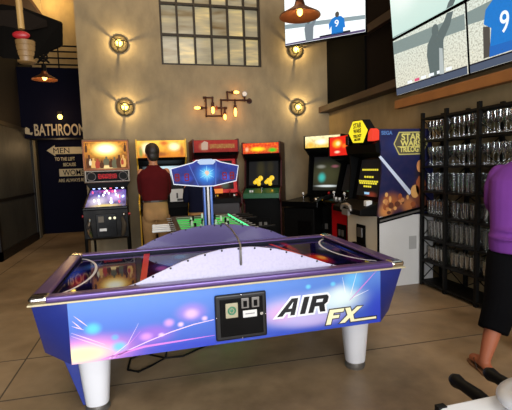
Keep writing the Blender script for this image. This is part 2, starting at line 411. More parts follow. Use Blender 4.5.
bg = w.node_tree.nodes['Background']; bg.inputs[0].default_value = (.75, .85, 1., 1); bg.inputs[1].default_value = .35

# wall sconces
SC = pmat('sconce_metal', col(96, 86, 64), .6, spec=.2)
def sconce(x, z, label):
    t = thing('wall_sconce', label, 'wall light', (x, YB, z), 0, 'round wall sconces')
    Mx = Matrix.Rotation(R(90), 4, 'X')
    MB().lathe([(.15, 0), (.15, .012), (.135, .03), (.09, .042), (.08, .03), (.0, .03)], n=28, M4=Mx).build('backplate', SC, t, smooth=True)
    MB().ell((0, -.06, 0), (.056, .045, .056)).build('bulb', M['bulb'], t, smooth=True)
    for a in (20, 140, 262):
        b = MB(); c, s = math.cos(R(a)), math.sin(R(a))
        b.limb([(c * .12, -.03, s * .12), (c * .12, -.09, s * .12), (c * .07, -.13, s * .07), (0, -.15, 0)], [.012, .011, .009, .009], 8)
        b.build('guard_arm', SC, t, smooth=True)
    point('sconce_light', (x, YB - .128, z), 11, (1., .72, .32), .012)
sconce(-.42, 3.65, 'round wall sconce high on the concrete wall above another, over the pinball machine')
sconce(-.39, 2.59, 'round wall sconce low on the concrete wall between pinball machine and yellow trimmed cabinet')
sconce(2.77, 2.60, 'round wall sconce low on the concrete wall above the black corner arcade cabinet')
sconce(2.75, 3.66, 'round wall sconce high on the concrete wall just under the hanging television')

# pipe lamp
pl = thing('pipe_wall_lamp', 'rusty iron pipe wall lamp with glowing filament bulbs and a dial gauge', 'wall light', (1.3, YB, 2.6))
y_ = 7.40
pb = MB()
for pts in ([(.97, 2.75), (1.12, 2.75), (1.12, 2.66)], [(1.0, 2.75), (1.0, 2.43), (1.275, 2.43), (1.275, 2.71), (1.82, 2.71)],
            [(.92, 2.57), (1.0, 2.57)], [(1.19, 2.57), (1.36, 2.57)], [(1.335, 2.57), (1.335, 2.49)], [(1.53, 2.71), (1.53, 2.60)], [(1.395, 2.71), (1.395, 2.85), (1.48, 2.85)], [(1.71, 2.71), (1.71, 2.77)]):
    for a, b in zip(pts, pts[1:]): pb.cyl((a[0], y_, a[1]), (b[0], y_, b[1]), .016, n=10)
    for a in pts: pb.ell((a[0], y_, a[1]), (.024, .024, .024), 10, 6)
for x in (1.0, 1.82): pb.cyl((x, y_, 2.71), (x, YB, 2.71), .016, n=10)
pb.cyl((1.82, YB - .02, 2.71), (1.82, YB, 2.71), .05)
pb.build('pipework', M['pipe'], pl, smooth=True, world=True)
for a, b in (((.935, 2.57), (.895, 2.57)), ((1.12, 2.66), (1.12, 2.585)), ((1.335, 2.50), (1.335, 2.46)), ((1.53, 2.62), (1.53, 2.57)), ((1.46, 2.85), (1.51, 2.85))):
    so = MB().cyl((a[0], y_, a[1]), (b[0], y_, b[1]), .028, n=12).build('socket', M['pipe'], pl, smooth=True, world=True)
for a, b in (((.89, 2.57), (.81, 2.57)), ((1.12, 2.60), (1.12, 2.49)), ((1.335, 2.45), (1.335, 2.38)), ((1.53, 2.56), (1.53, 2.44)), ((1.515, 2.85), (1.59, 2.85))):
    MB().limb([(a[0], y_, a[1]), ((a[0] + b[0]) / 2, y_, (a[1] + b[1]) / 2), (b[0], y_, b[1])], [.016, .028, .022], 12).build('filament_bulb', M['edison'], pl, smooth=True, world=True)
    point('filament_light', ((a[0] + b[0]) / 2, y_ - .08, (a[1] + b[1]) / 2), .9, (1., .42, .1), .03)
ga = MB().cyl((1.71, y_ + .02, 2.82), (1.71, y_ - .02, 2.82), .05, n=20).build('gauge', M['grey_metal'], pl, smooth=True, world=True)
MB().cyl((1.71, y_ - .021, 2.82), (1.71, y_ - .024, 2.82), .04, n=20).build('gauge_dial', M['white'], ga, world=False).location = -ga.parent.location
MB().torus((1.19, y_, 2.57), .03, .01, 'x').build('valve_wheel', pmat('red_valve', col(120, 30, 22), .5), pl, smooth=True, world=True)

# pendant lamps
def pendant(loc, label, rad, cross=False):
    t = thing('pendant_lamp', label, 'pendant light', loc, 0)
    k = rad / .22
    MB().lathe([(.03 * k, .15 * k), (.05 * k, .14 * k), (.06 * k, .10 * k), (.10 * k, .07 * k), (.22 * k, 0), (.222 * k, -.012 * k), (.21 * k, -.008 * k), (.09 * k, .06 * k), (.03 * k, .08 * k)], n=36).build('lamp_shade', M['copper'], t, smooth=True)
    MB().cyl((0, 0, .14 * k), (0, 0, .27 * k), .045 * k, .04 * k).build('socket_cap', M['black'], t, smooth=True)
    MB().cyl((0, 0, .27 * k), (0, 0, ZC - loc[2]), .008, n=8).build('cord', M['black'], t)
    MB().ell((0, 0, .035 * k), (.03, .03, .04)).build('bulb', M['bulb'], t, smooth=True)
    if cross:
        b = MB()
        for a in (45, 135): b.limb([(-.09 * math.cos(R(a)), 0, .22 + .09 * -math.sin(R(a)) + .06), (.09 * math.cos(R(a)), 0, .22 + .09 * math.sin(R(a)) + .06)], [.014, .014], 8)
        b.torus((0, 0, .28), .05, .012).build('yoke', M['black'], t, smooth=True)
    point('pendant_light', (loc[0], loc[1], loc[2] - .04), 9, WARM, .04)
pendant((1.60, 4.2, 3.07), 'copper pendant lamp hanging in front of the small hanging television', .215)
pendant((-1.30, 6.0, 2.735), 'copper pendant lamp with dark cross yoke hanging below the giant joystick', .155, True)

# giant joystick hanging from the ceiling
jt = thing('giant_joystick', 'giant black joystick sculpture with tan stick and red button hung from the ceiling', 'ceiling sculpture', (-1.12, 4.0, 2.4))
MB().hexa([(-1.42, 3.90, 2.66), (-1.13, 3.82, 2.44), (-.92, 3.86, 2.44), (-.70, 4.05, 2.63), (-.93, 4.45, 2.68), (-1.42, 4.45, 2.68)],
          [(-1.42, 3.98, 2.90), (-1.13, 3.94, 2.93), (-.98, 3.94, 2.91), (-.69, 4.06, 2.84), (-.93, 4.45, 2.84), (-1.42, 4.45, 2.86)]).build('casing', pmat('joystick_black', col(9, 7, 5), .8, spec=.05), jt, bevel=.02, world=True)
MB().hexa([(-1.25, 3.90, 2.69), (-.92, 3.89, 2.70), (-.80, 3.97, 2.76), (-1.25, 3.91, 2.72)], [(-1.25, 3.86, 2.83), (-.96, 3.87, 2.86), (-.80, 3.95, 2.81), (-1.25, 3.88, 2.84)]).build('inset_panel', pmat('inset_brown', col(26, 20, 15), .8, spec=.05), jt, bevel=.006, world=True)
MB().limb([(-.985, 3.87, 2.70), (-1.0, 3.90, 3.3), (-1.0, 4.05, ZC)], [.026, .025, .025], 14, False).build('stick', pmat('tan_stick', col(176, 140, 84), .35), jt, smooth=True, world=True)
MB().ell((-.985, 3.845, 2.645), (.068, .03, .034), 20, 10).build('button', pmat('red_button', col(160, 28, 34), .4), jt, smooth=True, world=True)
dr = MB()
dr.lathe([(.0, 2.43), (.05, 2.43), (.070, 2.442), (.074, 2.475), (.071, 2.477), (.071, 2.482), (.075, 2.484), (.076, 2.52), (.073, 2.522), (.073, 2.527), (.077, 2.529), (.078, 2.57), (.075, 2.572), (.075, 2.577), (.078, 2.579), (.078, 2.615), (0, 2.615)], (-.975, 3.91, 0), 28)
dr.build('ribbed_drum', pmat('tan_drum', col(128, 98, 56), .45), jt, smooth=True, world=True)
ab = thing('amber_ceiling_lantern', 'amber box lantern with a red brown rim above the giant joystick', 'ceiling light', (-1.22, 4.35, 3.05))
MB().box(-1.5, -.98, 4.1, 4.6, 3.06, 3.5).build('lantern_glass', glow('amber_glass', (1., .56, .14, 1), .8), ab, world=True)
MB().box(-1.52, -.96, 4.08, 4.62, 3.02, 3.06).build('rim', M['wood'], ab, world=True)
MB().cyl((-1.22, 4.35, 3.5), (-1.22, 4.35, ZC), .01).build('cord', M['black'], ab, world=True)

# ------------------------------------------------------------------ air hockey table
AX, AY = .49, 3.14
T = thing('air_hockey_table', 'large blue air hockey table with purple rails and overhead scoreboard', 'air hockey table', (AX, AY, 0))
x0, x1, yf, yb = -.725, 1.70, 2.49, 3.79
BLUE = col(62, 92, 190)
def ax(x): return x - AX
DECAL = artmat('skirt_artwork', col(44, 72, 190), col(92, 140, 220), .36, .76, [
    (ax(-.45), .43, .62, .17, col(150, 90, 200), .8), (ax(-.45), .44, .42, .15, col(246, 160, 220), .95), (ax(-.47), .43, .28, .09, col(255, 236, 180), 1.),
    (ax(-.39), .58, .07, .055, col(90, 200, 250), 1.), (ax(-.25), .45, .07, .05, col(90, 200, 250), .9), (ax(-.27), .51, .035, .03, col(90, 180, 250), .8),
    (ax(-.05), .50, .20, .09, col(150, 100, 210), .9), (ax(-.09), .49, .06, .04, col(214, 150, 236), .9), (ax(.05), .56, .05, .04, col(214, 160, 240), .9), (ax(.19), .61, .14, .09, col(166, 130, 220), .9), (ax(.19), .60, .07, .05, col(226, 190, 246), .9),
    (ax(.12), .54, .03, .025, col(235, 200, 250), .9), (ax(.27), .56, .03, .025, col(235, 200, 250), .9), (ax(.0), .49, .03, .02, col(235, 200, 250), .9),
    (ax(.2), .40, .5, .05, col(40, 60, 190), .8),
    (ax(.86), .54, .42, .16, col(196, 196, 240), .9), (ax(.78), .53, .2, .11, col(226, 170, 222), .75), (ax(1.16), .57, .36, .14, col(214, 238, 246), .95), (ax(1.22), .60, .16, .12, col(230, 248, 250), .9), (ax(1.30), .70, .12, .12, col(110, 200, 250), .75),
    (ax(1.0), .46, .35, .08, col(206, 190, 240), .8), (ax(.97), .69, .03, .025, col(110, 210, 250), .9), (ax(1.15), .69, .03, .025, col(110, 210, 250), .9),
    (ax(1.52), .46, .22, .3, col(36, 60, 200), .85)], rough=.3, coat=.3)
SIDE = pmat('blue_side', col(28, 46, 128), .4, var=.06, coat=.2)
RAIL = pmat('purple_rail', col(92, 70, 128), .28, .35, var=.08)
NVY = pmat('inner_navy', col(12, 11, 36), .4, spec=.15)
xa, xb = -.52, 1.51
zt, zb_ = .752, .378
sk = MB().box(xa, xb, yf + .012, yf + .045, zb_, zt).build('front_skirt', DECAL, T, world=True)
MB().box(xa, xb, yb - .045, yb - .012, zb_, zt).build('rear_skirt', SIDE, T, world=True)
for s in (0, 1):
    xo, xi = (x0, xa) if s == 0 else (x1, xb)
    e = MB(); d = .014 if s == 0 else -.014
    poly_t = [(xi, yf + .012), (xo + d, yf + .02), (xo + d, yb - .02), (xi, yb - .012)]
    poly_b = [(xi, yf + .012), (xo + d * .5, 2.735 if s == 0 else 2.69), (xo + d * .5, yb - .245), (xi, yb - .012)]
    def edge(k, u):
        p, q = (poly_b[k], poly_b[(k + 1) % 4]), (poly_t[k], poly_t[(k + 1) % 4])
        return [(p[0][i] * (1 - u) + p[1][i] * u, q[0][i] * (1 - u) + q[1][i] * u) for i in (0, 1)]
    rs = []
    for j in range(13):
        v = j / 12; ring = []
        for k in range(4):
            for u in [i / 8 for i in range(8)]:
                (xb0, xt0), (yb0, yt0) = edge(k, u); ring.append(Vector((xb0 * (1 - v) + xt0 * v, yb0 * (1 - v) + yt0 * v, zb_ + (zt - zb_) * v)))
        rs.append(ring)
    e.rings(rs); e.build('end_panel', SIDE, T, world=True, smooth=True)
MB().box(xa + .05, xb - .05, yf + .05, yb - .05, .40, .44).build('underside', M['black'], T, world=True)
# cream trim line and the purple rails
TRIM = pmat('cream_trim', col(208, 196, 160), .35, .2)
MB().box(x0 - .002, x1 + .002, yf - .004, yf + .07, zt, zt + .011).box(x0 - .002, x1 + .002, yb - .07, yb + .004, zt, zt + .011).box(x0 - .002, x0 + .085, yf + .07, yb - .07, zt, zt + .011).box(x1 - .085, x1 + .002, yf + .07, yb - .07, zt, zt + .011).build('trim_strip', TRIM, T, world=True, bevel=.003)
for nm, (a, b, c, d) in dict(f=(x0 + .09, x1 - .09, yf, yf + .085), r=(x0 + .09, x1 - .09, yb - .085, yb), l=(x0, x0 + .10, yf + .09, yb - .09), q=(x1 - .10, x1, yf + .09, yb - .09)).items():
    MB().box(a, b, c, d, zt + .010, .80).build('rail', RAIL, T, world=True, bevel=.014, seg=3)
for cx, cy in ((x0 + .055, yf + .05), (x1 - .055, yf + .05), (x0 + .055, yb - .05), (x1 - .055, yb - .05)):
    MB().box(cx - .055, cx + .055, cy - .05, cy + .05, zt + .010, .806).build('corner_cap', M['chrome'], T, world=True, bevel=.03, seg=4)
# inner walls + playfield
iw = MB()
iw.box(x0 + .09, x1 - .09, yf + .075, yf + .09, .70, .785).box(x0 + .09, x1 - .09, yb - .09, yb - .075, .70, .785).box(x0 + .085, x0 + .10, yf + .08, yb - .08, .70, .785).box(x1 - .10, x1 - .085, yf + .08, yb - .08, .70, .785)
iw.build('inner_wall', NVY, T, world=True)
PF = artmat('playfield_artwork', col(12, 11, 36), col(14, 13, 44), -1, 1, [(-1.08, .02, .10, .34, col(40, 70, 190), .85), (-1.02, -.2, .06, .3, col(170, 30, 60), .7), (-.98, .22, .1, .16, col(60, 110, 210), .6), (1.13, .06, .10, .3, col(50, 80, 210), .85), (.98, .2, .14, .3, col(40, 30, 130), .7), (1.0, -.3, .1, .25, col(90, 24, 90), .6),
             (.74, -.2, .12, .26, col(226, 50, 30), .9), (.78, -.17, .05, .12, col(255, 190, 90), .8), (.68, .35, .05, .4, col(200, 30, 50), .7), (-.40, .0, .16, .4, col(36, 80, 190), .75), (-.46, -.05, .07, .12, col(200, 110, 220), .7), (-.30, .3, .1, .14, col(90, 160, 230), .6)], noise=(5, .35, col(40, 36, 130)), axes='xy', rough=.03, coat=0., spec=.6)
pf = MB().box(x0 + .09, x1 - .09, yf + .08, yb - .08, .70, .765).build('playfield', PF, T, world=True)
WL = pmat('white_line', col(222, 222, 232), .3)
RL = pmat('red_line', col(214, 28, 40), .3)
def arc_line(cx, cy, rx, ry, a0, a1, w, n=28):
    m = MB(); pt = lambda k, d: (cx + (rx + d) * math.cos(R(a0 + (a1 - a0) * k / n)), cy + (ry + d) * math.sin(R(a0 + (a1 - a0) * k / n)))
    return m.prism([pt(i, w / 2) for i in range(n + 1)] + [pt(i, -w / 2) for i in range(n, -1, -1)], .7652, .7662, 'z')
for cx, rx, ry, a0, a1 in ((-.72, .27, .57, -68, 68), (1.70, .27, .53, 110, 250)):
    arc_line(cx, 3.16 if cx < 0 else 3.2, rx, ry, a0, a1, .018).build('goal_line', WL, pf).location = -Vector((AX, AY, 0))
for pts in ([(1.22, 2.62), (1.26, 2.62), (1.06, 3.66), (1.03, 3.66)], [(-.12, 2.65), (-.08, 2.65), (-.06, 3.68), (-.11, 3.68)]):
    MB().prism(pts, .7652, .7660, 'z').build('stripe', RL, pf).location = -Vector((AX, AY, 0))
for gx in (x0 + .101, x1 - .101):
    MB().box(min(gx, gx + (.004 if gx < 0 else -.004)), max(gx, gx + (.004 if gx < 0 else -.004)), AY - .16, AY + .16, .7665, .785).build('goal_slot', M['black'], T, world=True)
# arched guards
def arch(prof, zb, y0, y1, xc):
    p = [(xc - d, z) for d, z in prof[::-1]] + [(xc + d, z) for d, z in prof[1:]]
    return MB().prism([(p[0][0], zb)] + p + [(p[-1][0], zb)], y0, y1)
fp = [(0, .978), (.07, .977), (.13, .972), (.26, .948), (.37, .916), (.47, .878), (.57, .838), (.66, .803), (.74, .782), (.82, .766), (.97, .752)]
LILAC = artmat('pale_guard', col(205, 202, 224), col(188, 184, 214), .76, .98, noise=(60, .25, col(160, 154, 196)), rough=.3, coat=.3)
g1 = arch(fp, .745, yf + .092, yf + .104, AX + .03).build('arched_guard', LILAC, T, world=True); g1['label'] = 'pale lilac arched guard along the front rail'
rp = [(0, .972), (.12, .968), (.3, .945), (.43, .915), (.56, .872), (.66, .822), (.72, .80), (.80, .785)]
g2 = arch(rp, .765, yb - .02, yb - .008, AX + .05).build('arched_guard', pmat('violet_guard', col(84, 72, 128), .35, var=.1, coat=.2), T, world=True); g2['label'] = 'violet arched guard along the rear rail'
def along(prof, xc, ds):
    for d in ds:
        q = abs(d)
        for (a, za), (b, zb) in zip(prof, prof[1:]):
            if a <= q <= b: yield xc + d, za + (zb - za) * (q - a) / (b - a)
for x, z in along(fp, AX + .03, [-.66, -.55, -.44, -.33, -.22, -.11, .0, .11, .22, .33, .44, .55, .66]):
    MB().ell((x, yf + .092, z - .008), (.007, .003, .007), 8, 6).build('screw', M['screw'], g1).location = -Vector((AX, AY, 0))
for x, z in along(rp, AX + .05, [-.55, -.4, -.27, -.13, 0, .13, .27, .4, .55]):
    MB().ell((x, yb - .02, z - .008), (.007, .003, .007), 8, 6).build('screw', M['screw'], g2).location = -Vector((AX, AY, 0))
MB().limb([(.60, 3.765, .955), (.60, 3.72, .985), (.595, 3.5, 1.01), (.575, 3.1, 1.022), (.55, 2.75, 1.012), (.537, 2.60, .992), (.532, 2.565, .965), (.53, 2.562, .87)], [.007] * 8, 10).build('centre_wire', M['grey_metal'], T, smooth=True, world=True)
# legs
LEGW = pmat('white_leg', col(216, 218, 224), .35, var=.04)
for lx in (-.415, 1.385):
    for ly in (2.65, 3.63):
        lg = MB().oval([(lx, ly, .05, .070, .070), (lx, ly, .2, .085, .08), (lx, ly, .4, .102, .098)]).build('leg', LEGW, T, smooth=True, world=True)
        MB().lathe([(.0, 0), (.07, 0), (.075, .02), (.062, .03), (.06, .055), (0, .055)], (lx - AX, ly - AY, 0)).build('foot', M['grey_metal'], lg, smooth=True)
for lx, s in ((-.415, -1),):
    MB().hexa([(lx + s * .02, 2.66, .03), (lx + s * .09, 2.66, .03), (lx + s * .09, 2.69, .03), (lx + s * .02, 2.69, .03)],
              [(lx + s * .02, 2.66, .40), (lx + s * .20, 2.66, .40), (lx + s * .20, 2.69, .40), (lx + s * .02, 2.69, .40)]).build('leg_bracket', SIDE, T, world=True, bevel=.004)
# lettering and light streaks printed on the skirt
DK = pmat('lettering_black', col(22, 24, 30), .3); WH = pmat('lettering_white', col(240, 244, 250), .3, var=.02); YL = pmat('lettering_yellow', col(252, 248, 205), .3, var=.03)
OW = pmat('lettering_outline', col(36, 30, 20), .3)
ys = yf + .012
def glyph(polys, name, mat, y, grow=0.):
    m = MB()
    for k, p in enumerate(polys):
        if grow:
            cx = sum(a for a, b in p) / len(p); cz = sum(b for a, b in p) / len(p)
            n = len(p); q = []
            area2 = sum(p[i][0] * p[(i + 1) % n][1] - p[(i + 1) % n][0] * p[i][1] for i in range(n)); sg_ = 1 if area2 > 0 else -1
            for i in range(n):
                a, b, c = p[i - 1], p[i], p[(i + 1) % n]
                n1 = Vector((b[1] - a[1], -(b[0] - a[0]))).normalized() * sg_; n2 = Vector((c[1] - b[1], -(c[0] - b[0]))).normalized() * sg_
                v = (n1 + n2); dt = max(.35, 1 + n1.dot(n2)); v = v / dt * grow
                q.append((b[0] + v.x, b[1] + v.y))
            p = q
        m.prism(p, y, y - .0012 - .0001 * k)
    return m.build(name, mat, sk)
sl = .30
def S(pts, bx, bz, h):  # slanted glyph
    return [(bx + u * h + v * h * sl, bz + v * h) for u, v in pts]
A_ = [(0, 0), (.62, 1), (1.02, 1), (1.08, 0), (.80, 0), (.79, .22), (.46, .22), (.33, 0)]
A_hole = [(.57, .42), (.78, .42), (.77, .80)]
I_ = [(0, 0), (0, 1), (.33, 1), (.33, 0)]
R1 = [(0, 0), (0, 1), (.92, 1), (1.06, .86), (1.06, .56), (.9, .42), (1.08, 0), (.74, 0), (.58, .36), (.32, .36), (.32, 0)]
R_hole = [(.32, .60), (.32, .78), (.72, .78), (.72, .60)]
h = .115
AIR = [S(A_, .745, .508, h), S(I_, .905, .508, h), S(R1, .965, .508, h)]
off = -Vector((AX, AY, 0))
for o in (glyph(AIR, 'air_lettering_outline', WH, ys, .014), glyph(AIR, 'air_lettering', DK, ys - .0016), glyph([S(A_hole, .745, .508, h), S(R_hole, .965, .508, h)], 'air_lettering_counter', WH, ys - .003)): o.location = off
F_ = [(0, 0), (0, 1), (1.05, 1), (1.05, .76), (.36, .76), (.36, .60), (.82, .60), (.82, .38), (.36, .38), (.36, 0)]
X_ = [(0, 0), (.44, .5), (.14, 1), (.52, 1), (.70, .70), (1.0, 1), (1.42, 1), (.88, .48), (1.04, .16), (2.66, .16), (2.72, .0), (.82, 0), (.68, .28), (.42, 0)]
FX = [S(F_, 1.09, .408, .105), S(X_, 1.19, .408, .105)]
for o in (glyph(FX, 'fx_lettering_outline', OW, ys, .006), glyph(FX, 'fx_lettering', YL, ys - .0016, -.001)): o.location = off
STK = pmat('streak_white', col(232, 206, 248), .3, var=.02); STP = pmat('streak_pink', col(214, 130, 220), .3)
def streak(pts, w, mat):
    MB().ribbon(pts, w, ys, .0006).build('light_streak', mat, sk).location = off
streak([(-.36, .385), (-.25, .405), (-.1, .43), (.1, .435), (.33, .442)], [.002, .012, .014, .01, .002], STP)
streak([(-.29, .385), (-.2, .42), (-.08, .46), (.06, .50), (.2, .53), (.33, .545)], [.002, .005, .006, .006, .006, .004], STK)
streak([(-.31, .385), (-.26, .42), (-.2, .46), (-.13, .58)], [.004, .005, .004, .001], STK)
streak([(-.28, .385), (-.22, .43), (-.12, .53)], [.003, .003, .001], STP)
for a, b in (((-.49, .67), (-.42, .60)), ((-.50, .64), (-.45, .585)), ((-.505, .61), (-.44, .58)), ((-.51, .57), (-.33, .475)), ((-.51, .55), (-.30, .44))):
    streak([a, ((a[0] + b[0]) / 2, (a[1] + b[1]) / 2), b], [.001, .006, .002], STK)
streak([(1.27, .56), (1.36, .64), (1.48, .75)], [.002, .008, .002], STP)
for a, b in (((1.28, .60), (1.33, .76)), ((1.24, .62), (1.22, .73)), ((1.30, .58), (1.42, .62))): streak([a, b], [.006, .001], WH)
# coin door on the skirt
cd = MB().box(.335, .672, yf - .012, yf + .014, .402, .702).build('coin_door', pmat('coin_door_black', col(15, 15, 17), .4, bump=.1), T, world=True, bevel=.022, seg=3)
ib = MB().box(.365, .645, yf - .016, yf - .01, .43, .675).build('inner_door', M['gloss_black'], cd, bevel=.006); ib.location = off
MB().box(.40, .48, yf - .022, yf - .012, .552, .648).build('bill_acceptor', pmat('tan_plate', col(176, 168, 140), .4), cd, bevel=.004).location = off
MB().torus((.44, yf - .023, .60), .022, .006).ell((.44, yf - .022, .60), (.012, .004, .012), 10, 6).build('green_emblem', pmat('green_emblem', col(62, 130, 96), .4), cd).location = off
for sx_ in (.503, .571):
    MB().box(sx_, sx_ + .05, yf - .021, yf - .012, .605, .672).build('coin_slot', M['grey_metal'], cd, bevel=.003).location = off
    MB().box(sx_ + .012, sx_ + .036, yf - .024, yf - .02, .615, .655).build('slot_mouth', M['black'], cd).location = off
MB().box(.512, .603, yf - .020, yf - .012, .545, .590).build('instruction_card', M['white'], cd).location = off
MB().box(.527, .588, yf - .0205, yf - .0195, .565, .571).build('card_print', pmat('card_grey', col(120, 120, 125), .6), cd).location = off
MB().cyl((.632, yf - .014, .562), (.632, yf - .028, .562), .010).build('lock', M['chrome'], cd, smooth=True).location = off
for px_, pz in ((.505, .694), (.505, .41), (.343, .56), (.664, .55)):
    MB().ell((px_, yf - .013, pz), (.005, .003, .005), 8, 6).build('bolt', M['chrome'], cd).location = off
# overhead scoreboard on its post
ps = MB().box(.452, .538, 3.80, 3.87, .0, 1.36).build('scoreboard_post', pmat('blue_post', col(40, 92, 176), .3, var=.05), T, world=True, bevel=.006)
MB().box(.472, .486, 3.794, 3.80, .9, 1.34).build('post_slot', M['black'], ps).location = off
MB().box(.486, .504, 3.792, 3.80, .9, 1.34).build('post_strip', M['grey_metal'], ps).location = off
MB().box(.504, .516, 3.794, 3.80, .9, 1.34).build('post_slot', M['black'], ps).location = off
SBM = artmat('scoreboard_artwork', col(16, 22, 92), col(24, 40, 140), 1.33, 1.56, [(0, 1.445, .16, .15, col(40, 130, 235), .95), (0, 1.45, .09, .08, col(120, 220, 250), .9), (-.18, 1.41, .08, .05, col(36, 70, 190), .9), (.18, 1.41, .08, .05, col(60, 90, 220), .8), (-.27, 1.42, .05, .06, col(90, 20, 60), .6), (.24, 1.42, .05, .06, col(90, 20, 60), .6)], noise=(16, .3, col(50, 80, 190)), emit=.8)
so = [(-.325, 1.505), (-.125, 1.555), (-.09, 1.575), (.09, 1.575), (.13, 1.555), (.30, 1.515), (.275, 1.375), (.06, 1.335), (-.06, 1.335), (-.305, 1.365)]
sbp = [(AX + a, b) for a, b in so]
sb = MB().prism(sbp, 3.78, 3.90).build('scoreboard', SBM, T, world=True, bevel=.004)
tb = MB(); lp = [(a - AX + AX, 3.778, b) for a, b in sbp]
tb.limb(lp + [lp[0]], [.0045] * (len(lp) + 1), 8, False).build('neon_edge', glow('white_neon', (.86, .9, 1., 1), .9), sb).location = off
MB().prism([(AX - .085, 1.56), (AX - .06, 1.535), (AX + .06, 1.535), (AX + .085, 1.56), (AX + .05, 1.585), (AX - .05, 1.585)], 3.76, 3.92).build('top_cap', glow('cap_light', (.6, .75, 1., 1), .7), sb).location = off
CYN = glow('cyan_art', (.35, .8, 1., 1), .9)
st = MB()
for k in range(12):
    a = 2 * PI * k / 12; r1 = .075 if k % 2 else .05
    st.ribbon([(AX + .015 * math.cos(a), 1.45 + .015 * math.sin(a)), (AX + r1 * math.cos(a), 1.45 + r1 * math.sin(a))], [.008, .001], 3.779, .001 + k * .0001)
st.build('starburst', CYN, sb).location = off
MB().prism([(AX - .02, 1.455), (AX - .012, 1.478), (AX + .012, 1.478), (AX + .024, 1.455), (AX + .01, 1.44), (AX + .002, 1.43), (AX - .008, 1.445)], 3.776, 3.778).build('emblem', glow('emblem_orange', (.95, .65, .5, 1), .8), sb).location = off
for dx in (-.13, .125):
    MB().ribbon([(AX + dx - .035, 1.55), (AX + dx * .62, 1.34)], .008, 3.779, .0016).build('panel_seam', glow('seam_blue', (.12, .22, .8, 1), .5), sb).location = off
REDD = glow('red_digit', (.6, .03, .06, 1), .22)
for dx in (-.272, -.185, .165, .235):
    dg = MB(); cx = AX + dx; w_, hh = .016, .030
    for s_ in (-1, 0, 1): dg.box(cx - w_, cx + w_, 3.776, 3.779, 1.425 + s_ * hh - .005, 1.425 + s_ * hh + .005)
    for s_ in (-1, 1): dg.box(cx + s_ * w_ - .005, cx + s_ * w_ + .005, 3.776, 3.779, 1.425 - hh, 1.425 + hh)
    dg.build('score_digit', REDD, sb).location = off
# power cord below
cb = MB().limb([(.10, 3.3, .39), (.08, 3.28, .2), (.02, 3.2, .012), (-.1, 3.1, .010), (-.18, 3.04, .010), (-.26, 3.10, .010), (-.25, 3.28, .010), (-.15, 3.35, .010), (.02, 3.17, .026), (.16, 3.19, .012), (.30, 3.29, .010), (.5, 3.4, .010)], [.008] * 12, 8)
tag(cb.build('power_cord', M['rubber'], None, smooth=True), 'black power cord looped on the floor under the air hockey table', 'cord')

# ------------------------------------------------------------------ pinball machine
P = thing('pinball_machine', 'pinball machine with a glowing golden backglass and red score display', 'pinball machine', (-.665, 6.45, 0), R(2.5))
PSD = artmat('pinball_side', col(8, 8, 8), col(14, 12, 11), .5, 1.1, noise=(7, .25, col(70, 66, 60)), spec=.1)
pr = [(-.64, .60), (-.64, 1.00), (.62, 1.24), (.62, .66), (-.5, .56)]
MB().prism(pr, -.285, .285, 'x').build('cabinet', PSD, P, bevel=.006)
LEGM = M['steel']
for lx, ly in ((-.27, -.62), (.27, -.62), (-.27, .6), (.27, .6)):
    lg = MB().limb([(lx, ly + (.03 if ly < 0 else -.03), .8), (lx * 1.02, ly, .02)], [.026, .018], 6, False).build('leg', LEGM, P)
    MB().lathe([(0, 0), (.03, 0), (.03, .012), (.012, .03), (0, .03)], (lx * 1.02, ly, 0), 12).build('leveller', M['chrome'], lg)
PFM = artmat('playfield_glow', col(120, 110, 150), col(110, 90, 200), 1.0, 1.25, [(-.12, 1.08, .2, .08, col(235, 225, 245), .9), (.1, 1.12, .2, .08, col(220, 190, 250), .9), (0, 1.03, .3, .03, col(250, 224, 130), .9), (.02, 1.19, .26, .03, col(210, 40, 150), .8)], noise=(26, .85, col(40, 26, 60)), emit=.95)
def slope(y): return 1.0 + (y + .64) * .24 / 1.26
MB().hexa([(-.265, -.58, slope(-.58) - .01), (.265, -.58, slope(-.58) - .01), (.265, .42, slope(.42) - .01), (-.265, .42, slope(.42) - .01)],
          [(-.265, -.58, slope(-.58) + .006), (.265, -.58, slope(-.58) + .006), (.265, .42, slope(.42) + .006), (-.265, .42, slope(.42) + .006)]).build('playfield', PFM, P)
for s in (-1, 1):
    MB().hexa([(s * .285, -.64, slope(-.64) - .01), (s * .262, -.64, slope(-.64) - .01), (s * .262, .62, slope(.62) - .01), (s * .285, .62, slope(.62) - .01)],
              [(s * .285, -.64, slope(-.64) + .02), (s * .262, -.64, slope(-.64) + .02), (s * .262, .62, slope(.62) + .02), (s * .285, .62, slope(.62) + .02)]).build('side_rail', M['chrome'], P)
    MB().cyl((s * .28, -.5, .90), (s * .315, -.5, .90), .016).build('flipper_button', M['red'], P, smooth=True)
MB().box(-.29, .29, -.665, -.575, .985, 1.028).build('lockbar', M['gloss_black'], P, bevel=.012)
LB = glow('led_blue', (.35, .45, 1., 1), 3.); LW = glow('led_white', (1., .96, .9, 1), 3.); LR = glow('led_red', (1., .1, .2, 1), 2.)
for i, x in enumerate((-.22, -.14, -.06, .03, .12, .21)):
    MB().ell((x, .40, slope(.4) + .04), (.02, .02, .016), 10, 6).build('playfield_lamp', (LB, LB, LW, LR, LB, LW)[i], P)
random.seed(3)
for i in range(22):
    x, y = random.uniform(-.23, .23), random.uniform(-.45, .34)
    m_ = (LB, LW, LW, LR, glow('led_pink', (1., .3, .8, 1), 1.6) if i == 0 else LW)[i % 5]
    MB().ell((x, y, slope(y) + .02), (.012, .012, .02), 8, 6).build('bumper', m_, P)
MB().prism([(-.28, 1.24), (.28, 1.24), (.335, 1.33), (-.335, 1.33)], .36, .66).build('backbox_neck', M['black'], P)
bx = MB().box(-.345, .345, .33, .64, 1.325, 2.0).build('backbox', pmat('backbox_brown', col(96, 78, 52), .4), P, bevel=.01)
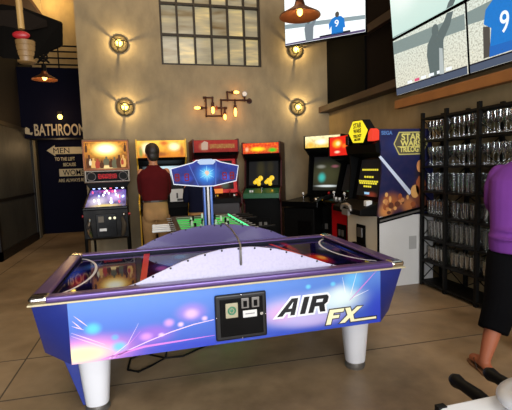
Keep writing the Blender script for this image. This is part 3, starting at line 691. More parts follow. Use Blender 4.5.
BG = artmat('backglass_art', col(84, 44, 16), col(190, 120, 36), 1.52, 1.96, [(0, 1.84, .34, .20, col(255, 196, 70), .9), (0, 1.845, .27, .15, col(255, 236, 150), 1.), (0, 1.85, .2, .1, col(255, 252, 225), 1.), (0, 1.57, .3, .05, col(236, 206, 140), .8)], noise=(22, .7, col(70, 34, 14)), emit=1.5)
bgl = MB().box(-.315, .315, .318, .332, 1.54, 1.965).build('backglass', BG, bx)
random.seed(21)
FGC = [glow('figure_brown', (.10, .035, .012, 1), 1.), glow('figure_red', (.42, .06, .03, 1), 1.), glow('figure_olive', (.14, .13, .07, 1), 1.), glow('figure_gold', (.75, .42, .12, 1), 1.), glow('figure_cream', (.8, .68, .45, 1), 1.)]
for k, (x, z, w_, h_, c_) in enumerate(((-.25, 1.56, .05, .20, 0), (-.19, 1.56, .045, .15, 3), (-.235, 1.60, .02, .10, 4), (-.13, 1.55, .04, .15, 1), (-.07, 1.55, .035, .12, 0), (0, 1.60, .05, .13, 2), (.07, 1.56, .04, .13, 0), (.12, 1.55, .045, .17, 2), (.19, 1.55, .05, .20, 0), (.25, 1.56, .045, .19, 3), (.235, 1.60, .022, .10, 1), (-.285, 1.80, .02, .14, 0), (.285, 1.80, .02, .14, 0))):
    pts = [(x - w_ * .8, z), (x - w_, z + h_ * .4), (x - w_ * .75, z + h_ * .72), (x - w_ * .3, z + h_ * .76), (x - w_ * .3, z + h_), (x + w_ * .3, z + h_), (x + w_ * .3, z + h_ * .76), (x + w_ * .8, z + h_ * .66), (x + w_ * .9, z + h_ * .3), (x + w_ * .6, z)]
    MB().prism(pts, .3175 - .0002 * k, .3165 - .0002 * k).build('backglass_artwork', FGC[c_], bgl)
for z in (1.53, 1.972): MB().box(-.335, .335, .312, .334, z - .012, z + .012).build('glass_trim', M['copper'], bx, bevel=.004)
for s in (-1, 1): MB().box(s * .327 - .01, s * .327 + .01, .312, .334, 1.53, 1.972).build('glass_trim', M['copper'], bx)
sp_ = MB().box(-.33, .33, .315, .332, 1.335, 1.515).build('speaker_panel', pmat('speaker_grey', col(120, 110, 96), .4, .4), bx, bevel=.006)
MB().box(-.31, .31, .311, .316, 1.35, 1.50).build('speaker_panel_face', M['black'], bx)
for s in (-1, 1):
    MB().cyl((s * .235, .318, 1.425), (s * .235, .30, 1.425), .062, n=24).build('speaker', M['rubber'], bx, smooth=True)
    MB().torus((s * .235, .305, 1.425), .062, .007).build('speaker_ring', M['grey_metal'], bx, smooth=True)
MB().box(-.155, .155, .304, .318, 1.375, 1.475).build('display_frame', M['black'], bx, bevel=.004)
DMD = artmat('dot_display', col(70, 2, 5), col(80, 3, 6), 1.3, 1.5, [], noise=(60, .9, col(235, 18, 34)), emit=.9)
MB().box(-.14, .14, .299, .306, 1.388, 1.462).build('score_display', DMD, bx)
pcd = MB().box(-.13, .13, -.655, -.638, .62, .93).build('coin_door', M['gloss_black'], P, bevel=.006)
MB().box(-.10, -.03, -.664, -.654, .82, .90).build('plate', pmat('dull_plate', col(84, 74, 56), .5), pcd)
MB().box(-.09, .0, -.664, -.654, .70, .735).build('label_card', M['white'], pcd)
for x in (.05, .11): MB().ell((x, -.658, .87), (.018, .008, .018), 10, 6).build('coin_button', glow('coin_light', (1., .93, .6, 1), 1.2), pcd)
for s in (-1, 1): MB().limb([(s * .21, -.645, .86), (s * .23, -.66, .78), (s * .215, -.65, .68), (s * .2, -.642, .63)], [.022, .034, .03, .02], 8).build('front_ornament', M['chrome'] if s < 0 else pmat('dull_ornament', col(90, 80, 66), .4, .5), P, smooth=True)
MB().cyl((.235, -.64, .92), (.235, -.74, .92), .014).ell((.235, -.74, .92), (.02, .018, .02), 12, 8).build('plunger', M['chrome'], P, smooth=True)

# ------------------------------------------------------------------ arcade cabinets
SCRDARK = lambda nm, gl, e=.9: artmat(nm, col(8, 9, 10), col(14, 14, 16), 1., 1.7, gl, emit=e, rough=.08)
def arcade(name, label, loc, rz, w, h, d, mz, cpz, side, trim, marq, screen, front, cpm, door=True, cpw=None, cpx=0., cpd=0., sticks=(), buttons=(), cp_thick=.1, bezel=None):
    t = thing(name, label, 'arcade machine', loc, rz)
    ybk, ycp = d / 2, -d / 2; ym = ycp + .12; yfr = ycp + .13; yst, ysb = ym + .26, ym + .13
    prof = [(ybk, 0), (ybk, h), (ym, h), (ym - .01, mz), (ym + .08, mz - .05), (yst - .06, mz - .12), (ysb - .03, cpz + .1), (ycp + .04, cpz + .05), (ycp, cpz), (ycp, cpz - cp_thick), (yfr, cpz - cp_thick - .08), (yfr, 0)]
    for s in (-1, 1):
        a = s * w / 2; b = a - s * .022
        sp = MB().prism(prof, a, b, 'x').build('side_panel', side, t)
        if trim is not None:
            mb = MB(); pts = [((a + b) / 2, y, z) for y, z in prof[1:]]
            mb.limb(pts, [.0125] * len(pts), 6, False).build('edge_trim', trim, sp)
    wi = w / 2 - .022
    MB().box(-wi, wi, yfr + .012, yfr + .03, .03, cpz - cp_thick).build('front_panel', front, t)
    MB().box(-wi, wi, ybk - .03, ybk - .01, .02, h - .02).build('back_panel', M['black'], t)
    MB().box(-wi, wi, ym + .02, ybk - .03, h - .03, h - .008).build('top_panel', M['black'], t)
    cw = (cpw or w) / 2
    cp = MB().hexa([(-cw + cpx, ycp - cpd, cpz - cp_thick + .01), (cw + cpx, ycp - cpd, cpz - cp_thick + .01), (min(cw + cpx, wi), ysb, cpz - cp_thick + .01), (max(-cw + cpx, -wi), ysb, cpz - cp_thick + .01)],
                   [(-cw + cpx, ycp - cpd + .01, cpz - .005), (cw + cpx, ycp - cpd + .01, cpz - .005), (min(cw + cpx, wi), ysb, cpz + .07), (max(-cw + cpx, -wi), ysb, cpz + .07)]).build('control_panel', cpm, t, bevel=.006)
    for x, y, m_ in sticks:
        zz = cpz + .035
        j = MB().cyl((x, ycp + y, zz - .03), (x, ycp + y, zz + .06), .008, n=8).build('joystick', M['chrome'], cp)
        MB().ell((x, ycp + y, zz + .075), (.02, .02, .02), 12, 8).build('joystick_ball', m_, cp, smooth=True)
    for x, y, m_ in buttons:
        MB().cyl((x, ycp + y, cpz), (x, ycp + y, cpz + .03 + y * .2), .017, n=12).build('button', m_, cp, smooth=True)
    # monitor leaning back inside its bezel
    z0, z1 = cpz + .07, mz - .09
    MB().hexa([(-wi, ysb + .03, z0), (wi, ysb + .03, z0), (wi, ysb + .06, z0), (-wi, ysb + .06, z0)], [(-wi, yst + .03, z1), (wi, yst + .03, z1), (wi, yst + .06, z1), (-wi, yst + .06, z1)]).build('screen_bezel', bezel or M['gloss_black'], t)
    fr_ = lambda u: (ysb + .03 + (yst - ysb) * u, z0 + (z1 - z0) * u)
    (ya, za), (yc, zc_) = fr_(.10), fr_(.92); ws = wi * .84
    MB().hexa([(-ws, ya - .008, za), (ws, ya - .008, za), (ws, ya + .01, za), (-ws, ya + .01, za)], [(-ws, yc - .008, zc_), (ws, yc - .008, zc_), (ws, yc + .01, zc_), (-ws, yc + .01, zc_)]).build('screen', screen, t)
    MB().hexa([(-wi, ym + .05, mz - .045), (wi, ym + .05, mz - .045), (wi, yst + .03, z1 - .02), (-wi, yst + .03, z1 - .02)], [(-wi, ym + .02, mz), (wi, ym + .02, mz), (wi, yst + .06, z1 + .02), (-wi, yst + .06, z1 + .02)]).build('speaker_panel', M['black'], t)
    mq = MB().box(-wi, wi, ym + .004, ym + .02, mz + .004, h - .012).build('marquee', marq, t)
    if door:
        dr_ = MB().box(-.13, .13, yfr - .002, yfr + .014, .30, .62).build('coin_door', M['black'], t, bevel=.006)
        for x in (-.045, .045): MB().box(x - .025, x + .025, yfr - .014, yfr, .45, .54).build('coin_slot', M['grey_metal'], dr_, bevel=.003)
    return t, mq, dict(ym=ym, yfr=yfr, wi=wi, fr=fr_, ycp=ycp, cp=cp)

YEL = pmat('yellow_trim', col(236, 184, 26), .4)
RB = M['red']; WB = M['white']; BB = pmat('blue_button', col(30, 60, 180), .3); YB_ = pmat('yellow_button', col(230, 190, 30), .3)
# yellow trimmed cabinet behind the standing man
mq2 = artmat('marquee_gold', col(196, 112, 28), col(236, 190, 70), 1.69, 1.97, [(.2, 1.86, .14, .1, col(255, 244, 190), .9), (-.22, 1.84, .14, .14, col(250, 244, 200), .9), (-.32, 1.78, .05, .14, col(90, 130, 60), .8), (.05, 1.92, .1, .06, col(190, 80, 30), .8), (.32, 1.8, .05, .15, col(150, 60, 30), .7), (-.02, 1.75, .16, .06, col(120, 60, 30), .7)], noise=(9, .5, col(170, 80, 24)), emit=1.4)
t2, q2, i2 = arcade('arcade_cabinet', 'yellow edged arcade cabinet with bright gold marquee in front of the man in maroon', (.165, 7.03, 0), 0, .79, 1.975, .84, 1.69, .97, M['black'], YEL, mq2,
    SCRDARK('pale_screen', [(.05, 1.5, .45, .24, col(186, 212, 220), 1.)], 1.15), M['black'], M['black'], sticks=((-.2, .1, RB), (.12, .1, RB)), buttons=((-.1, .1, WB), (-.05, .1, WB), (.22, .1, WB)))
MB().box(.09, .30, i2['ycp'] - .018, i2['ycp'] - .004, .985, 1.185).build('instruction_board', M['white'], t2).data
MB().box(.20, .285, i2['ycp'] - .022, i2['ycp'] - .017, .995, 1.03).box(.19, .215, i2['ycp'] - .022, i2['ycp'] - .017, 1.04, 1.12).build('board_print', pmat('dark_print', col(60, 56, 56), .5), t2)
# red cabinet with the wide banner
mq3 = artmat('marquee_red', col(140, 24, 20), col(176, 40, 30), 1.74, 1.97, [(-.2, 1.85, .12, .1, col(210, 150, 110), .8), (.12, 1.85, .3, .06, col(150, 70, 30), .7)], noise=(14, .3, col(200, 60, 40)), emit=.7)
t3, q3, i3 = arcade('arcade_cabinet', 'red arcade cabinet with a dim red banner and gold lettering behind the scoreboard', (1.045, 7.03, 0), 0, .77, 1.965, .84, 1.755, 1.0, pmat('red_side', col(128, 20, 22), .4), M['dark_red'], mq3,
    SCRDARK('red_screen', [(0, 1.3, .34, .3, col(170, 18, 24), .9), (-.1, 1.5, .1, .08, col(210, 170, 140), .8), (.15, 1.2, .12, .1, col(60, 110, 90), .7)], .7), pmat('dark_front', col(30, 12, 12), .4), M['black'], cpw=.78, cpx=0, sticks=((-.15, .12, RB), (.2, .12, RB)), buttons=((-.06, .1, WB), (-.01, .12, YB_), (.27, .1, WB), (.31, .12, RB)), bezel=pmat('glowing_red_bezel', col(190, 20, 24), .5, emit=col(190, 20, 24), estr=.25))  # red bezel given a faint glow to look lit, though no lamp
GD = glow('gold_letter', (.8, .5, .14, 1), .45)
bl = MB(); random.seed(5)
for k in range(11):
    x = -.10 + k * .038; bl.box(x, x + .007, i3['ym'] - .001, i3['ym'] + .004, 1.82, 1.89).box(x + .019, x + .026, i3['ym'] - .001, i3['ym'] + .004, 1.82, 1.89).box(x, x + .026, i3['ym'] - .0012, i3['ym'] + .004, (1.82, 1.85, 1.883)[k % 3], (1.828, 1.858, 1.89)[k % 3])
bl.build('marquee_lettering', GD, t3)
MB().prism([(-.24, 1.80), (-.14, 1.80), (-.13, 1.92), (-.19, 1.94), (-.24, 1.90)], i3['ym'] - .001, i3['ym'] + .004).build('marquee_emblem', glow('pale_emblem', (.85, .6, .45, 1), .5), t3)
MB().box(-.10, .08, i3['ycp'] + .10, i3['ycp'] + .12, 1.075, 1.15).build('lit_card', glow('orange_card', (1., .3, .06, 1), .8), t3)
# small red edged cabinet with the green control panel
mq4 = artmat('marquee_yellow_red', col(190, 30, 20), col(226, 60, 24), 1.70, 1.9, [(-.05, 1.79, .2, .06, col(255, 226, 30), 1.), (.2, 1.77, .12, .06, col(40, 190, 30), 1.), (-.24, 1.79, .05, .06, col(250, 200, 150), .8)], noise=(30, .3, col(255, 200, 40)), emit=1.1)
t4, q4, i4 = arcade('arcade_cabinet', 'small arcade cabinet with yellow and green marquee and green control panel', (1.92, 6.98, 0), R(-25), .66, 1.905, .78, 1.715, 1.05, M['maroon'], M['dark_red'], mq4,
    SCRDARK('dim_screen', [(-.05, 1.45, .12, .26, col(60, 54, 20), .7), (.12, 1.48, .1, .2, col(50, 44, 16), .7)], .8), M['black'], pmat('green_panel', col(34, 92, 60), .4), sticks=((0, .10, M['black']),), buttons=((-.2, .08, WB), (-.16, .08, WB), (.18, .1, YB_)))
fb = MB()
for cx, tilt in ((-.1, .2), (.1, -.1)):
    y, z = i4['fr'](.12)
    for px_, pz, rr in ((0, 0, .055), (.05, .05, .045), (-.05, -.02, .035), (.02, -.05, .035)):
        fb.ell((cx + px_, y - .012 + (pz + .05) * .2, z + .06 + pz), (rr, .012, rr), 10, 6)
fb.build('bezel_art', pmat('yellow_art', col(236, 196, 40), .4, emit=col(236, 196, 40), estr=.55), t4)
# black corner cabinet with wide control deck
mq5 = artmat('marquee_white_gold', col(236, 190, 60), col(250, 240, 190), 1.76, 1.95, [(-.02, 1.86, .16, .07, col(255, 255, 240), .9), (-.2, 1.82, .09, .07, col(250, 170, 50), .8), (.2, 1.84, .08, .08, col(240, 150, 40), .7)], noise=(20, .5, col(150, 120, 50)), emit=1.15)
t5, q5, i5 = arcade('arcade_cabinet', 'black corner arcade cabinet with white and gold marquee and wide control deck', (2.88, 6.33, 0), R(-45), .64, 1.965, .86, 1.765, .93, M['black'], None, mq5,
    SCRDARK('game_screen', [(-.02, 1.32, .5, .34, col(66, 66, 40), .9), (-.12, 1.46, .12, .05, col(140, 140, 130), .8), (.12, 1.46, .1, .04, col(150, 90, 100), .8), (-.1, 1.28, .1, .12, col(60, 190, 180), .9), (0, 1.14, .3, .03, col(230, 240, 240), .95)], .95), M['black'], M['gloss_black'], cpw=.62, cpx=-.26, cpd=.26, sticks=((-.3, .0, WB), (.12, .06, RB)), buttons=tuple((x, y, m_) for x, y, m_ in ((-.24, -.02, WB), (-.18, -.03, WB), (-.12, -.02, RB), (-.06, .05, WB), (0, -.04, WB), (.06, -.05, YB_), (-.48, -.1, WB), (-.42, -.14, RB), (-.33, -.08, WB), (-.02, -.08, RB), (-.25, -.16, WB), (-.15, -.18, WB), (-.05, -.16, YB_))))
MB().box(-.55, -.02, i5['ycp'] - .22, i5['yfr'] + .01, .0, .82).build('pedestal', M['black'], t5, bevel=.01)
MB().box(-.30, -.06, i5['ycp'] - .232, i5['ycp'] - .215, .30, .62).box(-.22, -.17, i5['ycp'] - .24, i5['ycp'] - .23, .5, .57).build('pedestal_coin_door', M['gloss_black'], t5, bevel=.004)
MB().ell((-.05, i5['ycp'] - .06, .945), (.04, .04, .035), 14, 8).build('trackball', M['chrome'], t5, smooth=True)
# red fronted cabinet
mq6 = artmat('marquee_orange', col(214, 30, 20), col(226, 36, 20), 1.6, 1.9, [(-.08, 1.79, .2, .09, col(255, 190, 40), 1.), (-.05, 1.79, .1, .05, col(255, 240, 180), .9), (.12, 1.75, .1, .05, col(255, 140, 40), .7), (-.08, 1.67, .12, .03, col(255, 226, 190), .9)], emit=1.15)
t6, q6, i6 = arcade('arcade_cabinet', 'arcade cabinet with glowing red orange marquee and red coin door front', (2.93, 5.43, 0), R(-86), .64, 1.90, .86, 1.615, .97, M['black'], None, mq6,
    SCRDARK('green_figure_screen', [(.02, 1.2, .1, .2, col(70, 130, 96), .9), (.04, 1.36, .06, .06, col(70, 150, 190), .9), (.0, 1.08, .15, .03, col(120, 200, 150), .8)], .9), RB, M['gloss_black'], sticks=((-.15, .1, WB), (.15, .1, WB)), buttons=((-.05, .08, WB), (.05, .08, WB), (.22, .1, WB)), cp_thick=.05)

# white cabinet with the space artwork, front facing the row
W7 = .79
t7 = thing('arcade_cabinet', 'tall arcade cabinet with yellow hexagon sign and starry blue side art beside the glass rack', 'arcade machine', (2.95, 4.67, 0), R(-90))
# local: front is -y (towards -X of the room), +x towards the viewer
lowp = [(-.40, 0), (-.40, .86), (.36, .86), (.36, 0)]
upp = [(-.40, .86), (-.40, .88), (-.345, 1.40), (-.355, 1.60), (-.375, 1.885), (.30, 1.885), (.36, 1.3), (.36, .86)]
ART = artmat('side_artwork', col(20, 26, 66), col(22, 28, 74), .8, 1.9, [(-.1, 1.7, .3, .2, col(34, 44, 104), .8), (-.22, 1.02, .22, .18, col(176, 100, 52), .95), (.02, .98, .16, .16, col(206, 130, 70), .9), (-.3, .92, .14, .14, col(226, 150, 80), .9), (.15, 1.1, .14, .26, col(120, 60, 36), .9), (.16, 1.36, .1, .16, col(36, 26, 30), .9)], noise=(14, .28, col(70, 50, 80)), axes='yz', rough=.4)
for s in (-1, 1):
    MB().prism(lowp, s * W7 / 2, s * (W7 / 2 - .022), 'x').build('lower_side_panel', M['white'] if s > 0 else M['black'], t7)
    ua = MB().prism(upp, s * W7 / 2, s * (W7 / 2 - .022), 'x').build('side_art_panel', ART if s > 0 else M['black'], t7)
wi = W7 / 2 - .022
xs = W7 / 2
# art pieces on the side nearest the viewer (printed): light beam, figure-free blobs, hexagon badge, lettering
def side_poly(pts, th, name, mat):
    m = MB(); m.prism(pts, xs, xs + th, 'x'); return m.build(name, mat, ua)
side_poly([(-.385, 1.56), (-.36, 1.58), (.06, 1.13), (.02, 1.10)], .0012, 'light_beam', pmat('pale_beam', col(206, 216, 236), .4))
HEX = [(-.12, 1.85), (.20, 1.85), (.27, 1.71), (.20, 1.58), (-.12, 1.58), (-.19, 1.71)]
side_poly(HEX, .002, 'hexagon_badge', pmat('badge_edge', col(200, 190, 110), .4))
side_poly([(y * .94 + .002, 1.715 + (z - 1.715) * .9) for y, z in HEX], .003, 'hexagon_face', pmat('badge_face', col(84, 78, 62), .4))
SWY = pmat('badge_yellow', col(226, 214, 120), .4)
RX = (R(90), 0, R(90))
for s_, z_, sz, sx_ in (('STAR', 1.755, .105, 1.05), ('WARS', 1.685, .09, 1.1), ('TRILOGY', 1.615, .085, .85)):
    text('badge_lettering', s_, sz, SWY, ua, (xs + .005, .04, z_), RX, .001, 'CENTER', .003, sx_)
side_poly([(-.14, 1.672), (.22, 1.672), (.22, 1.68), (-.14, 1.68)], .004, 'badge_rule', SWY)
text('maker_lettering', 'SEGA', .06, pmat('maker_blue', col(90, 130, 190), .4), ua, (xs + .002, -.35, 1.82), RX, .001, 'LEFT', .002)
random.seed(11)
bm_ = [pmat('art_tan', col(206, 140, 84), .5), pmat('art_brown', col(104, 54, 34), .5), pmat('art_gold', col(224, 168, 96), .5), pmat('art_rust', col(160, 84, 44), .5)]
for k in range(26):
    y, z = random.uniform(-.34, .2), random.uniform(.9, 1.12); a, b = random.uniform(.015, .04), random.uniform(.02, .05)
    MB().prism([(y + a * math.cos(2 * PI * i / 9), z + b * math.sin(2 * PI * i / 9)) for i in range(9)], xs, xs + .0008 + k * .00003, 'x').build('art_patch', bm_[k % 4], ua)
for y, z, a, b, c in ((.17, 1.44, .05, .075, 0), (.18, 1.2, .07, .13, 3), (.10, 1.14, .06, .08, 2), (.2, 1.02, .06, .1, 1)):
    MB().prism([(y + a * math.cos(2 * PI * i / 12), z + b * math.sin(2 * PI * i / 12)) for i in range(12)], xs, xs + .0022, 'x').build('art_patch', bm_[c], ua)
# slanted black moulding with pale stripe between art and white base
MB().prism([(-.41, .775), (-.41, .845), (.36, .985), (.36, .915)], xs, xs + .012, 'x').build('moulding', M['black'], t7)
MB().prism([(-.38, .80), (-.38, .822), (.36, .955), (.36, .933)], xs + .012, xs + .014, 'x').build('moulding_stripe', M['grey_metal'], t7)
MB().box(xs, xs + .004, .02, .12, .44, .60).build('vent', pmat('vent_grey', col(176, 176, 174), .5), t7)
MB().box(xs + .002, xs + .010, -.41, -.385, .0, .86).build('corner_strip', M['black'], t7)
MB().box(-wi, wi, -.40, -.38, .02, .86).build('front_panel', M['cream'], t7)
MB().box(-wi, wi, .33, .35, .02, 1.87).build('back_panel', M['black'], t7)
MB().box(-wi, wi, -.36, .29, 1.86, 1.882).build('top_panel', M['black'], t7)
cdr = MB().box(-.11, .11, -.415, -.398, .36, .72).build('coin_door', M['black'], t7, bevel=.012)
MB().box(-.06, .06, -.43, -.412, .56, .68).build('coin_plate', M['grey_metal'], cdr, bevel=.004)
MB().box(-.14, .14, -.47, -.41, .40, .48).build('coin_tray', M['black'], cdr, bevel=.01)
cp7 = MB().hexa([(-wi, -.62, .88), (wi, -.62, .88), (wi, -.36, .86), (-wi, -.36, .86)], [(-wi, -.62, .95), (wi, -.62, .95), (wi, -.34, 1.03), (-wi, -.34, 1.03)]).build('control_panel', M['black'], t7, bevel=.01)
yk = MB().limb([(.03, -.50, .98), (.03, -.56, 1.05)], [.05, .045], 12)
yk.limb([(-.14, -.60, 1.0), (-.10, -.60, 1.06), (.03, -.58, 1.08), (.16, -.60, 1.06), (.20, -.60, 1.0)], [.028, .03, .035, .03, .028], 10)
yk.box(-.08, .14, -.625, -.56, .90, 1.0)
yk.xform(Matrix.Translation((.04, -.06, .90)) @ Matrix.Scale(.72, 4) @ Matrix.Translation((-.03, .50, -1.02)) @ Matrix.Translation((0, 0, 0)))
yk.xform(Matrix.Translation((0, -.50, .05)))
yk.build('steering_yoke', pmat('yoke_grey', col(150, 144, 138), .35, .5), t7, smooth=True)
MB().box(.24, .31, -.50, -.42, .98, 1.05).build('control_box', M['white'], t7, bevel=.01)
MB().hexa([(-wi, -.33, 1.02), (wi, -.33, 1.02), (wi, -.29, 1.02), (-wi, -.29, 1.02)], [(-wi, -.22, 1.60), (wi, -.22, 1.60), (wi, -.18, 1.60), (-wi, -.18, 1.60)]).build('screen_bezel', M['gloss_black'], t7)
sc7 = MB().hexa([(-.26, -.326, 1.08), (.26, -.326, 1.08), (.26, -.31, 1.08), (-.26, -.31, 1.08)], [(-.26, -.238, 1.54), (.26, -.238, 1.54), (.26, -.22, 1.54), (-.26, -.22, 1.54)]).build('screen', SCRDARK('crawl_screen', [(.1, 1.1, .2, .06, col(150, 60, 40), .7)], .9), t7)
YT = glow('yellow_text', (.95, .8, .06, 1), .9)
for k, (z, hw) in enumerate(((1.40, .20), (1.31, .12), (1.255, .24), (1.23, .22), (1.19, .10))):
    y = -.326 + (z - 1.08) * .088 / .46 - .003; n_ = int(hw * 40); cr7 = MB()
    for j in range(n_):
        x = -hw + 2 * hw * j / n_; cr7.box(x, x + hw / n_ * 1.4, y - .001, y + .002, z, z + .022)
    cr7.build('screen_text_line', YT, sc7)
MB().box(-.06, .06, -.322, -.316, 1.10, 1.13).build('screen_prompt', glow('cyan_text', (.4, .7, 1., 1), .8), sc7)
hood = MB().prism([(-.40, 1.62), (-.42, 1.72), (-.30, 1.80), (.28, 1.80), (.28, 1.58), (-.2, 1.56)], -wi, wi, 'x').build('hood', M['black'], t7)
hx = thing  # hexagon sign is part of the cabinet
HX2 = [(-.05, 2.02), (.17, 2.01), (.30, 1.885), (.19, 1.745), (-.05, 1.755), (-.17, 1.885)]
hb = MB().prism([(.065 + (a - .065) * 1.07, 1.885 + (b - 1.885) * 1.08) for a, b in HX2], -.47, -.37).build('hexagon_sign', M['black'], t7)
hf = MB().prism(HX2, -.478, -.47).build('hexagon_face', glow('hexagon_yellow', (1., .82, .03, 1), 1.0), hb)
BK = pmat('sign_black', col(30, 26, 8), .5)
for s_, z_, sz in (('STAR', 1.905, .085), ('WARS', 1.845, .07), ('TRILOGY', 1.79, .05), ('ARCADE', 1.75, .04)):
    text('hexagon_lettering', s_, sz, BK, hb, (.065, -.481, z_ + .025), (R(90), 0, 0), .001, 'CENTER', .002)
MB().prism([(.27, 1.755), (.385, 1.76), (.39, 1.87), (.34, 1.90), (.29, 1.86)], -.46, -.37).build('red_lamp_box', glow('red_box', (.9, .06, .03, 1), .9), t7, bevel=.006)
MB().box(-.335, -.26, -.44, -.36, 1.74, 1.86).build('speaker_box', M['gloss_black'], t7, bevel=.006)

# ------------------------------------------------------------------ foosball tables
FG = pmat('foosball_green_glow', col(14, 120, 44), .5, var=.2, emit=col(20, 190, 70), estr=1.0)  # green LED light on the field put in as emission
def foosball(name, label, loc, rz, L_, W_, top, body, handle_mat, field, rods, neon=False, grip=.13, rim=.05, rdz=.02, fz=.06, hm2=None):
    t = thing(name, label, 'foosball table', loc, rz)
    b = MB(); z0 = top - .26
    b.box(-W_ / 2, -W_ / 2 + rim, -L_ / 2, L_ / 2, z0, top).box(W_ / 2 - rim, W_ / 2, -L_ / 2, L_ / 2, z0, top).box(-W_ / 2 + rim, W_ / 2 - rim, -L_ / 2, -L_ / 2 + rim, z0, top).box(-W_ / 2 + rim, W_ / 2 - rim, L_ / 2 - rim, L_ / 2, z0, top)
    b.build('body', body, t, bevel=.006)
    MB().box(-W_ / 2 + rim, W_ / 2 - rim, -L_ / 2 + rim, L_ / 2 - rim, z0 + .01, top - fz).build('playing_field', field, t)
    for sx_ in (-1, 1):
        for sy in (-1, 1):
            MB().hexa([(sx_ * (W_ / 2 - .02), sy * (L_ / 2 - .02), 0), (sx_ * (W_ / 2 - .10), sy * (L_ / 2 - .02), 0), (sx_ * (W_ / 2 - .10), sy * (L_ / 2 - .10), 0), (sx_ * (W_ / 2 - .02), sy * (L_ / 2 - .10), 0)],
                      [(sx_ * (W_ / 2 - .0), sy * (L_ / 2), z0), (sx_ * (W_ / 2 - .13), sy * (L_ / 2), z0), (sx_ * (W_ / 2 - .13), sy * (L_ / 2 - .13), z0), (sx_ * (W_ / 2), sy * (L_ / 2 - .13), z0)]).build('leg', body, t)
    for k, (y, side, np_) in enumerate(rods):
        z = top - rdz
        xa_, xb_ = -W_ / 2 - .06, W_ / 2 + .06
        if side < 0: xa_ -= .02
        rd = MB().cyl((xa_, y, z), (xb_, y, z), .006, n=10).build('rod', M['grey_metal'], t, smooth=True)
        hxx = side * (W_ / 2 + .06)
        MB().limb([(hxx, y, z), (hxx + side * grip * .3, y, z), (hxx + side * grip * .8, y, z), (hxx + side * grip, y, z)], [.7 * g_ for g_ in (.015, .019, .017, .022)] if neon else [.015, .019, .017, .022], 12).build('handle', (hm2 or handle_mat) if side > 0 else handle_mat, rd, smooth=True)
        for j in range(np_):
            x = (j - (np_ - 1) / 2) * (W_ - .25) / max(np_, 1)
            MB().box(x - .012, x + .012, y - .012, y + .012, z - .035, z + .02).ell((x, y, z + .03), (.014, .014, .016), 8, 6).build('player_figure', M['white'] if k % 2 else M['rubber'], rd)
    if neon:
        MB().box(W_ / 2 - rim + .002, W_ / 2 - rim + .014, -L_ / 2 + .1, L_ / 2 - .1, top - .012, top + .004).build('neon_strip', glow('green_neon', (.1, 1., .35, 1), 1.8), t)
    return t
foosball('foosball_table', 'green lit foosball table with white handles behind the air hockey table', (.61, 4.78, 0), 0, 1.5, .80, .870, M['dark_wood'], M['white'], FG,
         [(-.62, 1, 1), (-.46, -1, 2), (-.31, -1, 3), (-.16, -1, 4), (-.01, -1, 4), (.18, 1, 3), (.40, 1, 2), (.6, 1, 1)], True, .17, hm2=M['rubber'], rdz=.006, fz=.035)
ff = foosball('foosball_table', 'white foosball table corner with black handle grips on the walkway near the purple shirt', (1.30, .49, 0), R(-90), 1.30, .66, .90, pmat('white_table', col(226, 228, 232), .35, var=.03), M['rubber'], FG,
         [(-.432, -1, 1), (-.305, -1, 2), (-.16, 1, 3), (.0, -1, 3), (.2, 1, 2), (.42, -1, 1)], False, .13, .2, .07, .004)
MB().box(-.334, -.318, -.654, -.630, .865, .903).build('corner_cap', M['rubber'], ff)
bag = MB()
bag.ell((.875, .735, .935), (.115, .08, .032), 20, 12).ell((.83, .71, .94), (.06, .055, .034), 14, 8).ell((.92, .72, .95), (.08, .06, .04), 14, 8)
tag(bag.build('plastic_bag', pmat('pale_plastic', col(196, 196, 198), .35, bump=.4, scale=14), None, remesh=.008), 'pale grey crumpled plastic bag lying on the white foosball table', 'bag')

# ------------------------------------------------------------------ rack of glasses
SX, SB = 3.12, 3.395
posts_y = (4.23, 3.83, 3.37, 2.92)
levels = (.06, .32, .59, .87, 1.15, 1.44, 1.74)
rk = thing('glass_rack', 'tall black steel rack with cross braces holding rows of glasses', 'rack', ((SX + SB) / 2, 3.57, 0))
for y in posts_y:
    for x in (SX, SB):
        MB().box(x - .018, x + .018, y - .018, y + .018, 0, 2.06).build('post', M['steel'], rk, world=True)
for z in levels + (2.0,):
    MB().box(SX - .015, SB + .015, 2.90, 4.245, z - .022, z).build('shelf_board', M['steel'], rk, world=True)
lv = levels + (2.0,)
for i in range(3):
    for k in range(len(lv) - 1):
        a, b = posts_y[i], posts_y[i + 1]
        z0, z1 = lv[k], lv[k + 1] - .02
        MB().cyl((SB - .012, a, z0), (SB - .012, b, z1), .006, n=6).cyl((SB - .022, b, z0), (SB - .022, a, z1), .006, n=6).build('cross_brace', M['steel'], rk, world=True)
for k in range(len(lv) - 1):
    z0, z1 = lv[k], lv[k + 1] - .02
    MB().cyl((SX, 4.236, z0), (SB, 4.236, z1), .006, n=6).cyl((SX, 4.225, z1), (SB, 4.225, z0), .006, n=6).build('end_brace', M['steel'], rk, world=True)
GL = glassmat('clear_glass', (.86, .88, .88, 1), .55)
def glass(kind, label, group, loc):
    if kind == 'tall': pr_ = [(0, .004), (.028, .004), (.030, 0), (.032, .006), (.036, .08), (.042, .17), (.040, .17), (.034, .08), (.028, .014), (0, .012)]
    elif kind == 'pint': pr_ = [(0, .004), (.034, .004), (.035, 0), (.037, .006), (.042, .08), (.045, .135), (.043, .135), (.040, .08), (.033, .014), (0, .012)]
    else: pr_ = [(0, .004), (.032, 0), (.034, .006), (.034, .02), (.008, .03), (.007, .075), (.03, .10), (.042, .13), (.040, .18), (.038, .18), (.039, .13), (.028, .104), (0, .09)]
    o = MB().lathe([(r_g * .70, z_g * 1.2) for r_g, z_g in pr_], n=12).build({'tall': 'tall_glass', 'pint': 'pint_glass', 'stem': 'stemmed_glass'}[kind], GL, None, smooth=True)
    o.location = loc
    return tag(o, label, 'glass', group)
